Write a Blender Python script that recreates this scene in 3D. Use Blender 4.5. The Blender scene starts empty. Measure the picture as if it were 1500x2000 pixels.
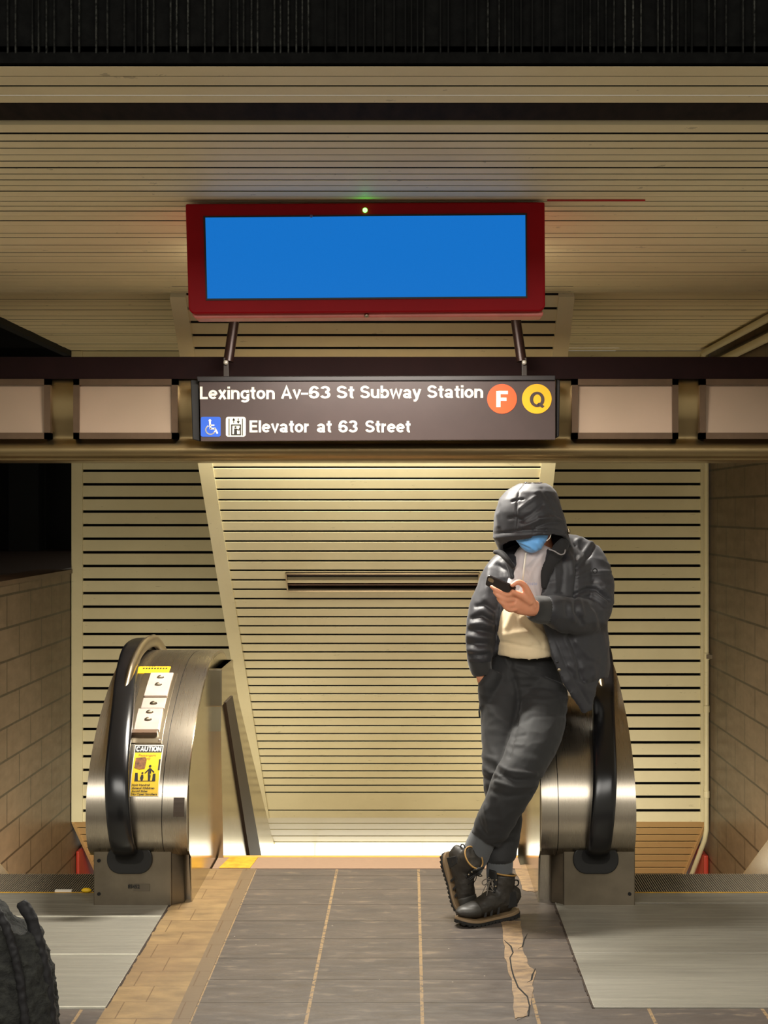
import bpy, bmesh, math, random
import numpy as np
from mathutils import Vector, Matrix, noise
random.seed(7)
PI = math.pi
F = 3000.0; CX = 800.0; CY = 1000.0; EYE = 1.6
sc = bpy.context.scene
# ---------------------------------------------------------------- camera, world, lamps
cam = bpy.data.cameras.new('camera'); co = bpy.data.objects.new('camera', cam)
sc.collection.objects.link(co); sc.camera = co
co.location = (0, 0, EYE); co.rotation_euler = (PI/2, 0, 0)
cam.sensor_fit = 'AUTO'; cam.sensor_width = 36; cam.lens = F/2000*36
cam.shift_x = -(CX-750)/2000; cam.clip_start = .05; cam.clip_end = 200
w = bpy.data.worlds.new('world'); sc.world = w; w.use_nodes = True
w.node_tree.nodes['Background'].inputs[0].default_value = (1, .92, .74, 1)
w.node_tree.nodes['Background'].inputs[1].default_value = .17
sc.view_settings.view_transform = 'Standard'; sc.view_settings.look = 'None'
sc.view_settings.gamma = 1; sc.view_settings.use_curve_mapping = False
sc.view_settings.exposure = 1.5
def area(name, loc, size, power, col, aim):
    l = bpy.data.lights.new(name, 'AREA'); l.shape = 'RECTANGLE'; l.size, l.size_y = size
    l.energy = power; l.color = col
    o = bpy.data.objects.new(name, l); sc.collection.objects.link(o); o.location = loc
    o.rotation_euler = (Vector(aim)-Vector(loc)).to_track_quat('-Z', 'Y').to_euler(); return o
WARM = (1, .93, .77)
area('platform_lamp', (-1.2, 1.4, 4.2), (3.2, 2.6), 95, (1, .95, .87), (-.8, 6.0, .2))
area('platform_lamp', (1.8, 1.4, 4.2), (2.6, 2.6), 55, (1, .95, .87), (.8, 6.0, .2))
area('screen_back_lamp', (-.2, 6.65, 2.68), (1.2, .09), 62, (1, .95, .85), (-.2, 6.5, 0))
area('screen_back_lamp', (-.2, 6.9, 2.60), (1.1, .12), 2.5, (1, .9, .68), (-.2, 7.0, 3.0))
area('cove_lamp', (-.2, 8.52, 2.25), (2.0, .10), 20, WARM, (-.2, 9.7, .9))
area('lower_landing_lamp', (-2.0, 9.6, -.9), (.8, .8), 9, (1, .9, .7), (-2.0, 11.8, -.2))
area('lower_landing_lamp', (1.6, 9.6, -.9), (.8, .8), 9, (1, .88, .66), (1.6, 11.8, -.2))
area('lower_landing_lamp', (-.2, 10.0, -1.6), (1.6, .5), 7, (1, .85, .6), (-.2, 11.4, -.6))

# ---------------------------------------------------------------- helpers
def lin(c):
    return tuple(((v/255)/12.92 if v/255 <= .04045 else ((v/255+.055)/1.055)**2.4) for v in c)
def pt(px, py, d): return Vector(((px-CX)*d/F, d, EYE-(py-CY)*d/F))
def proj(co):
    return CX+F*co[:, 0]/co[:, 1], CY+F*(EYE-co[:, 2])/co[:, 1]
class N:
    def __init__(s, name):
        s.m = bpy.data.materials.new(name); s.m.use_nodes = True; s.t = s.m.node_tree
        s.b = s.t.nodes['Principled BSDF']
        s.tc = s.t.nodes.new('ShaderNodeTexCoord').outputs['Object']
    def n(s, k, **kw):
        x = s.t.nodes.new('ShaderNode'+k)
        for a, v in kw.items(): setattr(x, a, v)
        return x
    def put(s, sock, v):
        if isinstance(v, bpy.types.NodeSocket): s.t.links.new(v, sock)
        else: sock.default_value = v
    def math(s, op, a, b=0, c=None):
        x = s.n('Math', operation=op); s.put(x.inputs[0], a); s.put(x.inputs[1], b)
        if c is not None: s.put(x.inputs[2], c)
        return x.outputs[0]
    def mix(s, f, a, b):
        x = s.n('Mix', data_type='RGBA'); s.put(x.inputs['Factor'], f)
        for sk, v in ((x.inputs[6], a), (x.inputs[7], b)):
            s.put(sk, (*v, 1) if isinstance(v, tuple) and len(v) == 3 else v)
        return x.outputs[2]
    def xyz(s):
        x = s.n('SeparateXYZ'); s.t.links.new(s.tc, x.inputs[0]); return x.outputs
    def noise(s, scale=(1, 1, 1), sc=5, det=4, rough=.6):
        mp = s.n('Mapping'); mp.inputs['Scale'].default_value = scale; s.t.links.new(s.tc, mp.inputs[0])
        x = s.n('TexNoise'); x.inputs['Scale'].default_value = sc; x.inputs['Detail'].default_value = det
        x.inputs['Roughness'].default_value = rough; s.t.links.new(mp.outputs[0], x.inputs['Vector']); return x.outputs[0]
    def ramp(s, v, a, b):
        x = s.n('MapRange'); s.put(x.inputs[0], v); x.inputs[1].default_value = a; x.inputs[2].default_value = b; return x.outputs[0]
    def line(s, v, x0, p, w):   # 1 on lines at x0 + k*p, half width w
        a = s.math('DIVIDE', s.math('SUBTRACT', v, x0), p)
        fr = s.math('FRACT', s.math('ADD', a, 1000.5))
        return s.math('LESS_THAN', s.math('MULTIPLY', s.math('ABSOLUTE', s.math('SUBTRACT', fr, .5)), p), w)
    def col(s, v): s.put(s.b.inputs['Base Color'], (*v, 1) if isinstance(v, tuple) and len(v) == 3 else v)
    def set(s, rough=.5, metal=0, **kw):
        s.put(s.b.inputs['Roughness'], rough); s.put(s.b.inputs['Metallic'], metal)
        for k, v in kw.items(): s.put(s.b.inputs[k.replace('_', ' ')], v)
    def bump(s, h, st=.3, dist=.01):
        x = s.n('Bump'); x.inputs['Strength'].default_value = st; x.inputs['Distance'].default_value = dist
        s.put(x.inputs['Height'], h); s.t.links.new(x.outputs[0], s.b.inputs['Normal'])
def plain(name, c, rough=.5, metal=0, var=.12, sc=8, bump=0, scale=(1, 1, 1), **kw):
    m = N(name); c = lin(c); d = tuple(v*(1-var*2.2) for v in c)
    nz = m.noise(scale, sc); m.col(m.mix(m.ramp(nz, .3, .7), d, c)); m.set(rough, metal, **kw)
    if bump: m.bump(nz, bump)
    return m.m
def steel(name, c, rough=.3, scale=(1, 1, 60), blotch=.2):
    m = N(name); c = lin(c); f = m.noise(scale, 6, 3); g = m.noise((1, 1, 1), 4, 5)
    m.col(m.mix(m.ramp(g, .35, .7), tuple(v*(1-blotch) for v in c), c))
    m.set(m.math('ADD', m.math('MULTIPLY', f, .06), rough-.02), 1); m.bump(f, .04, .002); return m.m
def emit(name, c, st):
    m = N(name); m.col((0, 0, 0)); m.b.inputs['Emission Color'].default_value = (*lin(c), 1)
    m.b.inputs['Emission Strength'].default_value = st; return m.m

def link(o, parent=None):
    sc.collection.objects.link(o)
    if parent is not None:
        o.parent = parent; o.matrix_parent_inverse = Matrix.Translation(-Vector(parent.location))
    return o
def obj(name, bm, mat, parent=None, smooth=False, bevel=0, angle=35):
    bmesh.ops.recalc_face_normals(bm, faces=bm.faces)
    me = bpy.data.meshes.new(name); bm.to_mesh(me); bm.free()
    me.materials.append(mat)
    if smooth:
        for p in me.polygons: p.use_smooth = True
        if smooth != 'all': me.set_sharp_from_angle(angle=math.radians(angle))
    o = link(bpy.data.objects.new(name, me), parent)
    if bevel:
        b = o.modifiers.new('b', 'BEVEL'); b.width = bevel; b.segments = 2; b.limit_method = 'ANGLE'
    return o
def struct(o, label=None):
    o['kind'] = 'structure'
    if label: o['label'] = label
    return o
def tag(o, label, cat, group=None):
    o['label'] = label; o['category'] = cat
    if group: o['group'] = group
    return o
def thing(name, label, cat, loc=(0, 0, 0), group=None):
    o = bpy.data.objects.new(name, None); o.location = loc; o.empty_display_size = .1
    sc.collection.objects.link(o); return tag(o, label, cat, group)
def BM(): return bmesh.new()
def hexa(bm, p):   # 8 corners: bottom 4 then top 4
    v = [bm.verts.new(q) for q in p]
    for f in ((0, 1, 2, 3), (7, 6, 5, 4), (0, 4, 5, 1), (1, 5, 6, 2), (2, 6, 7, 3), (3, 7, 4, 0)):
        bm.faces.new([v[i] for i in f])
def box(bm, x0, x1, y0, y1, z0, z1):
    hexa(bm, [(x0, y0, z0), (x1, y0, z0), (x1, y1, z0), (x0, y1, z0), (x0, y0, z1), (x1, y0, z1), (x1, y1, z1), (x0, y1, z1)])
def prism(bm, pts, off):   # polygon (3D points) extruded by vector
    a = [bm.verts.new(p) for p in pts]; b = [bm.verts.new(Vector(p)+Vector(off)) for p in pts]
    bm.faces.new(a); bm.faces.new(b[::-1]); n = len(a)
    for i in range(n): bm.faces.new((a[i], b[i], b[(i+1) % n], a[(i+1) % n]))
def catmull(P, m=8):
    P = [np.array(p, float) for p in P]; out = []
    for i in range(len(P)-1):
        p0 = P[max(i-1, 0)]; p1 = P[i]; p2 = P[i+1]; p3 = P[min(i+2, len(P)-1)]
        for k in range(m):
            t = k/m
            out.append(.5*((2*p1)+(p2-p0)*t+(2*p0-5*p1+4*p2-p3)*t*t+(3*p1-p0-3*p2+p3)*t**3))
    out.append(P[-1]); return out
def loft(bm, path, rad, n=16, m=6, ref=(0, -1, 0), caps=True, pw=1.0):
    rad = [(r, r) if not hasattr(r, '__len__') else r for r in rad]
    C = catmull([tuple(p)+tuple(r) for p, r in zip(path, rad)], m) if m > 1 else [np.array(tuple(p)+tuple(r)) for p, r in zip(path, rad)]
    rings = []; side_prev = None
    for i, c in enumerate(C):
        t = Vector(C[min(i+1, len(C)-1)][:3]-C[max(i-1, 0)][:3]).normalized()
        s = t.cross(Vector(ref))
        if s.length < .05: s = side_prev or Vector((1, 0, 0))
        s.normalize()
        if side_prev and s.dot(side_prev) < 0: s = -s
        side_prev = s; f = s.cross(t).normalized(); o = Vector(c[:3]); ring = []
        for k in range(n):
            a = 2*PI*k/n; ca, sa = math.cos(a), math.sin(a)
            ca = math.copysign(abs(ca)**pw, ca); sa = math.copysign(abs(sa)**pw, sa)
            ring.append(bm.verts.new(o+s*ca*c[3]+f*sa*c[4]))
        rings.append(ring)
    for a, b in zip(rings, rings[1:]):
        for k in range(n): bm.faces.new((a[k], a[(k+1) % n], b[(k+1) % n], b[k]))
    if caps: bm.faces.new(rings[0][::-1]); bm.faces.new(rings[-1])
    return rings
def ball(bm, c, r, u=16, v=10, rot=None):
    M = Matrix.Translation(Vector(c)) @ (rot.to_4x4() if rot else Matrix()) @ Matrix.Diagonal((*((r, r, r) if not hasattr(r, '__len__') else r), 1))
    bmesh.ops.create_uvsphere(bm, u_segments=u, v_segments=v, radius=1, matrix=M)
def tube(bm, path, r, n=10, m=1): loft(bm, path, [r]*len(path), n, m, ref=(.3, -.9, .2))

# ---------------------------------------------------------------- materials
M = {}
def paint(name, c, rough=.42):
    m = N(name); c = lin(c); g = m.noise((1, 1, 1), 1.6, 6, .65); h = m.noise((1, 1, 6), 9, 4, .7)
    f = m.math('MULTIPLY', m.ramp(g, .35, .75), .35)
    d = m.mix(f, c, tuple(a*b for a, b in zip(c, (.62, .58, .5))))
    m.col(m.mix(m.math('MULTIPLY', m.math('GREATER_THAN', h, .68), .35), d, lin((90, 74, 50))))
    m.set(rough); m.bump(g, .05); return m.m
M['cream'] = paint('cream_painted_metal', (212, 202, 164))
M['ceil'] = paint('ceiling_slat_paint', (240, 224, 182), .58)
M['lowslat'] = paint('lower_slat_orange_glow', (214, 176, 120))  # cream slats with the orange light from below put into the colour
M['gap'] = plain('black_backing', (10, 9, 8), .9)
M['black_rib'] = plain('soot_black_panel', (7, 7, 6), .9, var=.3, sc=30, bump=.3, Specular_IOR_Level=.05)
M['steel'] = steel('brushed_steel', (178, 164, 140), .3)
M['steel_nose'] = steel('newel_steel', (184, 174, 158), .27, (60, 1, 1))
M['steel_side'] = steel('polished_side_steel', (192, 182, 158), .16, (1, 1, 3), .1)
M['steel_base'] = steel('worn_base_steel', (138, 128, 112), .42, (1, 1, 1), .35)
M['beam'] = steel('bronze_steel', (158, 138, 100), .30, (1, 1, 40), .12)
M['white_metal'] = plain('bright_aluminium', (225, 222, 205), .35, .3)
M['rubber'] = plain('black_rubber_handrail', (17, 17, 19), .24, var=.1)
M['darkpl'] = plain('black_plastic', (12, 12, 13), .5)
M['brown'] = plain('brown_bracket_and_shade', (36, 25, 17), .5)  # sign brackets, and the painted shade strip on the stair guards
M['yellow'] = plain('yellow_label', (235, 190, 20), .5, var=.08)
M['ypaint'] = plain('worn_yellow_paint', (212, 160, 40), .6, var=.2, sc=25)
M['white'] = plain('white_print', (226, 220, 206), .5, var=.04)
M['blackprint'] = plain('black_print', (18, 15, 12), .6)
M['orangeprint'] = plain('orange_print', (225, 120, 30), .6)
M['red'] = plain('red_housing', (150, 2, 16), .5, var=.05, Specular_IOR_Level=.15)
M['redpipe'] = plain('red_paint', (170, 45, 22), .5)
def tilewall(name, c):
    m = N(name); x = m.xyz(); Y, Z = x[1], x[2]
    row = m.math('FLOOR', m.math('DIVIDE', m.math('SUBTRACT', Z, .0), .213))
    ys = m.math('ADD', Y, m.math('MULTIPLY', m.math('MODULO', m.math('ADD', row, 40), 2), .31))
    l = m.math('MAXIMUM', m.line(Z, 0, .213, .008), m.line(ys, 0, .62, .009))
    rib = m.math('SINE', m.math('MULTIPLY', Y, 60)); nz = m.noise((1, 1, 3), 5, 5)
    c = lin(c); base = m.mix(m.ramp(nz, .3, .75), c, tuple(v*.75 for v in c))
    m.col(m.mix(l, base, lin((44, 33, 23)))); m.set(m.math('ADD', m.math('MULTIPLY', nz, .12), .30), 0, Specular_IOR_Level=.22)
    m.bump(m.math('SUBTRACT', m.math('MULTIPLY', rib, .10), l), .15, .004); return m.m
M['tile'] = tilewall('brown_glazed_tile', (96, 78, 60))
m = N('grey_floor_tile'); x = m.xyz(); X, Y = x[0], x[1]
lx = m.line(X, .04, .365, .0055); ly = m.line(Y, 6.26, .25, .0028)
wob = m.noise((1, 1, 1), 60, 2)
pat = m.noise((1, 2.6, 1), 9, 6, .65); pat2 = m.noise((1, 3, 1), 2.6, 4)
c = m.mix(m.ramp(pat2, .3, .7), lin((88, 79, 72)), lin((74, 68, 64)))
c = m.mix(m.math('MULTIPLY', m.ramp(pat, .56, .7), .45), c, lin((134, 116, 92)))
c = m.mix(ly, c, lin((38, 30, 24))); c = m.mix(m.math('MULTIPLY', lx, m.ramp(wob, .35, .5)), c, lin((140, 116, 84)))
dot = m.noise((1, 1, 1), 45, 2, .5); c = m.mix(m.math('GREATER_THAN', dot, .775), c, lin((200, 190, 170)))
m.col(c); m.set(m.ramp(pat, .2, 1.1)); m.set(m.math('ADD', m.math('MULTIPLY', pat, .4), .22)); m.bump(m.math('SUBTRACT', m.math('MULTIPLY', pat, .5), m.math('MAXIMUM', lx, ly)), .35, .006)
M['floor'] = m.m
m = N('tan_brick_floor'); x = m.xyz(); X, Y = x[0], x[1]
row = m.math('FLOOR', m.math('DIVIDE', m.math('SUBTRACT', Y, .01), .1667))
xs = m.math('ADD', X, m.math('MULTIPLY', m.math('MODULO', row, 2), .07))
l = m.math('MAXIMUM', m.line(Y, .01, .1667, .002), m.line(xs, -.86, .2, .002))
pat = m.noise((1, 2, 1), 7, 6, .6); g = m.noise((1, 1, 1), 1.8, 3)
c = m.mix(m.ramp(pat, .3, .7), lin((150, 124, 84)), lin((110, 90, 62)))
c = m.mix(m.math('MULTIPLY', m.ramp(g, .45, .7), .6), c, lin((112, 88, 62)))
c = m.mix(m.math('GREATER_THAN', X, -.745), c, lin((106, 89, 68)))
c = m.mix(m.math('MULTIPLY', l, .7), c, lin((86, 62, 38)))
m.col(c); m.set(.45); m.bump(m.math('SUBTRACT', m.math('MULTIPLY', pat, .4), l), .3, .006); M['tan'] = m.m
m = N('worn_screed_patch'); p = m.noise((1, 2.5, 1), 14, 5, .7)
m.col(m.mix(m.ramp(p, .35, .65), lin((100, 82, 64)), lin((150, 124, 90)))); m.set(.6); m.bump(p, .5, .006); M['patch'] = m.m
m = N('ridged_aluminium_plate'); x = m.xyz(); r = m.math('SINE', m.math('MULTIPLY', x[1], 700)); g = m.noise((.6, 8, 1), 4, 5, .7)
m.col(m.mix(m.ramp(g, .3, .75), lin((150, 146, 134)), lin((116, 112, 102)))); m.set(m.math('ADD', .3, m.math('MULTIPLY', g, .3)), .35); m.bump(m.math('ADD', r, m.math('MULTIPLY', g, 2)), .25, .003); M['plate'] = m.m

# ---------------------------------------------------------------- floor
XT = -.69; XL = -.98; XR = .594
bm = BM()
box(bm, XT, XR, 4.948, 6.88, -.12, 0); box(bm, -4, 4, -3, 4.948, -.12, 0)
struct(obj('floor', bm, M['floor']))
bm = BM(); box(bm, XL, XT, 4.0, 6.88, -.12, .002)
struct(obj('floor_tan_strip', bm, M['tan']))
m = N('stone_nosing'); p = m.noise((1, 3, 1), 30, 4); m.col(m.mix(p, lin((150, 122, 98)), lin((126, 102, 84)))); m.set(.6); M['nosing'] = m.m
bm = BM(); box(bm, -.885, .50, 6.882, 7.10, -.12, .003)
struct(obj('trim_1', bm, M['nosing']))
bm = BM(); box(bm, -.885, .50, 7.101, 7.14, -.12, .004)
struct(obj('trim_2', bm, plain('orange_nosing_paint', (222, 160, 82), .5)))
bm = BM(); a = [(-.855, 6.885), (-.715, 6.885), (-.70, 7.10), (-.83, 7.10)]
prism(bm, [(x, y, .0035) for x, y in a], (0, 0, .002)); struct(obj('floor_yellow_patch', bm, M['ypaint']))
# ragged patches of bare screed and cracks beside the right escalator
def floorpoly(name, px, mat, z=.0, t=.0022, jit=0):
    bm = BM(); P = []
    for i, (x, y) in enumerate(px):
        x2, y2 = px[(i+1) % len(px)]
        k = 6 if jit else 1
        for j in range(k):
            u = j/k; a = x+(x2-x)*u+random.uniform(-jit, jit)*(j > 0); b = y+(y2-y)*u+random.uniform(-jit, jit)*.5*(j > 0)
            d = F*EYE/(b-CY); P.append(((a-CX)*d/F, d, z))
    prism(bm, P, (0, 0, t)); return struct(obj(name, bm, mat))
floorpoly('floor_worn_patch', [(978, 1800), (1018, 1800), (1020, 1850), (1035, 1890), (1046, 1895), (1040, 1940), (1030, 1985), (1006, 1990), (1000, 1925), (985, 1860)], M['patch'], jit=2.5)
floorpoly('floor_worn_patch', [(1004, 1692), (1036, 1690), (1050, 1730), (1055, 1745), (1020, 1738)], M['patch'], jit=3)
def crack(px, wd=1.2):
    bm = BM(); L = []; R = []
    for i, (x, y) in enumerate(px):
        ww = wd*(1 if 0 < i < len(px)-1 else .2)
        d = F*EYE/(y-CY); L.append(((x-ww-CX)*d/F, d-ww*.002, .0023)); R.append(((x+ww-CX)*d/F, d+ww*.002, .0023))
    for i in range(len(L)-1):
        prism(bm, [L[i], L[i+1], R[i+1], R[i]], (0, 0, .0012))
    struct(obj('floor_crack', bm, M['gap']))
crack([(985, 1838), (998, 1850), (1002, 1862), (996, 1872), (999, 1893), (1003, 1908), (1012, 1930), (1030, 1948), (1034, 1965), (1032, 1985), (1010, 1995)], 1.3)
crack([(1046, 1893), (1040, 1905), (1038, 1916), (1030, 1920)], 2)
crack([(1012, 1855), (1020, 1850), (1024, 1835), (1030, 1825)], 1.1)
def grout(x, y0, y1, wd, mat, seed):
    random.seed(seed); bm = BM(); n = 30
    for i in range(n):
        a = y0+(y1-y0)*i/n; b = y0+(y1-y0)*(i+1)/n; w1 = wd*random.uniform(.5, 1.4); o = random.uniform(-.4, .4)*wd
        box(bm, x-w1+o, x+w1+o, a, b+.002, -.01, .0031)
    struct(obj('floor_joint', bm, mat))
grout(XL, 4.95, 6.3, .006, plain('dirty_joint', (60, 44, 30), .9, sc=40, var=.35), 3); grout(XR, 4.95, 6.24, .006, bpy.data.materials['dirty_joint'], 4)
# stairs between the escalators
bm = BM()
for i in range(14):
    box(bm, -.885, .50, 7.14+i*.28, 7.14+(i+1)*.28+.05, -.17*(i+1)-.3, -.17*(i+1))
struct(obj('floor_stairs', bm, M['nosing']))
bm = BM(); box(bm, -6, 6, 11, 19, -3.1, -3.0); struct(obj('floor_lower_landing', bm, M['nosing']))

# ---------------------------------------------------------------- ceiling
bm = BM(); ZC = 2.78; pitch = .0955
def cboards(bm, y0, y1, z, x0, x1, pitch, gap):
    y = y0
    while y < y1-.01:
        e = min(y+pitch-gap, y1); sag = random.uniform(-.0015, .0015)
        box(bm, x0, x1, y, e, z+sag, z+.001+sag); y += pitch
cboards(bm, 4.07, 4.43, ZC, -3, 3, .0955, .011)
cboards(bm, 4.70, 4.70+14*.0955-.005, ZC, -3, 3, .0955, .015)
cboards(bm, 4.70+14*.0955, 8.27, ZC, -3, 3, .0955, .0085)
cboards(bm, 8.29, 11.85, 2.84, -2.6, 2.3, .0955, .0085)
struct(obj('ceiling', bm, M['ceil']))
bm = BM(); box(bm, -3, 3, 4.09, 4.43, ZC+.045, ZC+.06); box(bm, -3, 3, 4.70, 8.27, ZC+.045, ZC+.06)
box(bm, -2.6, 2.3, 8.29, 11.85, 2.885, 2.90)
box(bm, -3, 3, 4.43, 4.70, ZC+.12, ZC+.14); struct(obj('ceiling_backing', bm, M['gap']))
bm = BM(); box(bm, -3, 3, 4.445, 4.635, ZC+.002, ZC+.02); struct(obj('trim_3', bm, plain('sooty_channel', (42, 32, 26), .85, Specular_IOR_Level=.1, sc=6, scale=(4, 1, 1), var=.3)))
bm = BM(); box(bm, -3, 3, 4.665, 4.695, ZC-.004, ZC+.03); struct(obj('trim_4', bm, M['ceil']))
bm = BM(); box(bm, -3, 3, 4.09, 4.12, ZC+.02, 4.4)
box(bm, -3, 3, 4.05, 4.09, ZC+.004, ZC+.03)
struct(obj('wall_fascia', bm, M['black_rib'])); bm = BM(); x = -2.2
while x < 2.2:
    box(bm, x, x+.004, 4.08, 4.09, ZC+.03, 4.4); x += random.choice((.016, .021, .021, .03, .045))
m = N('dusty_rib'); g = m.noise((1.2, 1, .25), 5, 3); h = m.noise((1, 1, 1), 90, 3); m.col(m.mix(m.math('MULTIPLY', m.ramp(g, .45, .65), m.ramp(h, .35, .6)), lin((8, 8, 7)), lin((44, 44, 40)))); m.set(.9, 0, Specular_IOR_Level=.05)
struct(obj('wall_fascia_ribs', bm, m.m))
bm = BM(); box(bm, 5.5, -5.5, -3, 4.06, 4.4, 4.5); struct(obj('ceiling_platform', bm, M['black_rib']))

# ---------------------------------------------------------------- slatted walls
def slats(name, mat, A0, B0, A1, B1, n, frac, thick=.02, lead=0, frame=None, nrm=None):
    """boards between left line A0->A1 and right line B0->B1 (top->bottom)"""
    bm = BM(); A0, B0, A1, B1 = map(Vector, (A0, B0, A1, B1))
    nr = (B0-A0).cross(A1-A0).normalized()
    if nr.y > 0: nr = -nr
    return bm, nr
def panel(name, A0, B0, A1, B1, cuts, gapf, mat, fl, fr, back=True, label=None, hole=None):
    # cuts: parameters t (0..1) of the dark gaps; fl, fr: frame widths left/right in metres
    A0, B0, A1, B1 = map(Vector, (A0, B0, A1, B1)); bm = BM()
    nr = (B0-A0).cross(A1-A0).normalized()
    if nr.y > 0: nr = -nr
    def q(t, s):
        a = A0.lerp(A1, t); b = B0.lerp(B1, t); return a.lerp(b, s)
    def slab(t0, t1, s0a, s1a, s0b, s1b, up=0, th=.006):
        p = [q(t0, s0a), q(t0, s1a), q(t1, s1b), q(t1, s0b)]
        hexa(bm, [v+nr*(up-th) for v in p]+[v+nr*up for v in p])
    W0 = (B0-A0).length; W1 = (B1-A1).length; Wt = lambda t: W0+(W1-W0)*t
    ts = [0]+sorted(cuts)+[1]
    for i in range(len(ts)-1):
        g = gapf/2; t0 = ts[i]+(g if i else 0); t1 = ts[i+1]-(g if i < len(ts)-2 else 0)
        segs = [(fl/Wt(t0), 1-fr/Wt(t0))]
        if hole and t1 > hole[0] and t0 < hole[1]:
            segs = [(segs[0][0], hole[2]), (hole[3], segs[0][1])]
            for h0, h1 in ((t0, min(t1, hole[0])), (max(t0, hole[1]), t1)):
                if h1 > h0: slab(h0, h1, hole[2], hole[3], hole[2], hole[3])
        for s0, s1 in segs: slab(t0, t1, s0, s1, s0, s1)
    if fl: slab(0, 1, 0, fl/W0, 0, fl/W1, .012, .04)
    if fr: slab(0, 1, 1-fr/W0, 1, 1-fr/W1, 1, .012, .04)
    o = struct(obj(name, bm, mat))
    bm = BM(); p = [q(0, 0), q(0, 1), q(1, 1), q(1, 0)]
    hexa(bm, [v-nr*.09 for v in p]+[v-nr*.045 for v in p]); struct(obj(name+'_backing', bm, M['gap']))
    return q, nr
DS = 11.8
def side_panel(name, xa, xb, ph, fl, fr):
    top = 2.835; bot = pt(0, 1605, DS).z; H = top-bot
    ys = [ph+26.55*i for i in range(-12, 60)]
    y0_ = CY+(EYE-top)*F/DS; cuts = [(y-y0_)/(1605-y0_) for y in ys if 700 < y < 1598]
    panel(name, (xa, DS, top), (xb, DS, top), (xa, DS, bot), (xb, DS, bot), cuts, 5/915, M['cream'], fl, fr)
    # lower part folding away
    t2 = pt(0, 1603, DS).z; b2 = Vector((0, 12.55, -1.50)); sh = .10
    if xb > 2: xa = .87
    else: xb = -1.17
    panel(name+'_lower', (xa, DS, bot), (xb, DS, bot), (xa+(sh if xa < -2 else 0), b2.y, b2.z), (xb-(sh if xb > 2 else 0), b2.y, b2.z),
          [(i+.9)*.0935 for i in range(10)], .018, M['lowslat'], .02 if xa < -2 else 0, .02 if xb > 2 else 0)
side_panel('wall_back_left', -2.595, -.9, 919.5, .085, 0)
side_panel('wall_back_right', .6, 2.29, 919.0, 0, .055)
# centre panel: tilts away from the beam towards the bottom
dT, dB = F/361, F/258
zT = pt(0, 578, dT).z; zB = pt(0, 1597, dB).z
def tcen(py):   # parameter along the tilted panel seen at image row
    k = (py-CY)/F; # EYE - z = k*d
    return ((EYE-zT)-k*dT)/((k*(dB-dT))-(zT-zB)) if False else (k*dT-(EYE-zT))/((zT-zB)-k*(dB-dT))
t1, t2 = tcen(680.1), tcen(1547.8)
rows_y = [602.6, 629.5, 655, 680.1, 705, 727, 749, 771, 793, 814.5, 836, 857, 878, 892, 913.3, 935, 956.3, 976.7, 997.3, 1017.7, 1038, 1057.3, 1076.7, 1095.7, 1114.3, 1133, 1151.3, 1169.7, 1188, 1205, 1222.7]
cuts = [tcen(y) for y in rows_y]
yy = [34, 95, 153, 211, 269, 327, 384, 439, 495, 550, 603, 658, 712, 764, 817, 867, 918, 968, 1017, 1067, 1115]
cuts += [tcen(1230+v*.285) for v in yy]+[tcen(1582.8)]
hole = (tcen(1118), tcen(1152), (560+0-482+0)/1, 0)
pA0 = pt(332, 578, dT); pB0 = pt(1122, 578, dT); pA1 = pt(504, 1597, dB); pB1 = pt(1006, 1597, dB)
A = pA0.lerp(pA1, tcen(1135)); B = pB0.lerp(pB1, tcen(1135))
sx = lambda px: ((px-CX)*A.y/F-A.x)/(B.x-A.x)
q, nrC = panel('wall_back_center', pA0, pB0, pA1, pB1, cuts, .0040, M['cream'], .085, .085, hole=(tcen(1118), tcen(1152), sx(560), sx(935)))
# cheeks that close the tilted box against the side panels
for a0, a1, s in ((pA0, pA1, 1), (pB0, pB1, -1)):
    bm = BM(); prism(bm, [a0, a1, (a1.x, DS-.02, a1.z), (a0.x, DS-.02, a0.z)], (.015*s, 0, 0)); struct(obj('wall_back_cheek', bm, M['cream']))
# lower centre fold + lamp box
bm = BM()
c0 = pt(504, 1597, dB); c1 = pt(1006, 1597, dB)
cc = Vector((0, 12.35, pt(0, 1650, 12.35).z))
panel('wall_back_center_lower', c0, c1, (c0.x+.04, cc.y, cc.z), (c1.x-.04, cc.y, cc.z), [.20, .42, .66, .88], .035, M['cream'], .03, .03)
# ceiling-lamp of the lower landing seen as a white bar
t = thing('fluorescent_light', 'long glowing white fluorescent bar at the foot of the slatted wall, above the stair edge', 'ceiling light', (-.15, 12.3, -1.3))
bm = BM(); za, zb = pt(0, 1648, 12.32).z, pt(0, 1700, 12.32).z
box(bm, -1.22, .88, 12.38, 12.5, zb, za+.02); obj('housing', bm, M['cream'], t)
for x0, x1 in ((-1.17, -.77), (-.75, .10), (.11, .86)):
    bm = BM(); box(bm, x0, x1, 12.27, 12.38, zb, za); obj('diffuser', bm, emit('lit_diffuser', (255, 248, 228), 1.1) if 'lit_diffuser' not in bpy.data.materials else bpy.data.materials['lit_diffuser'], t, bevel=.01)
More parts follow.
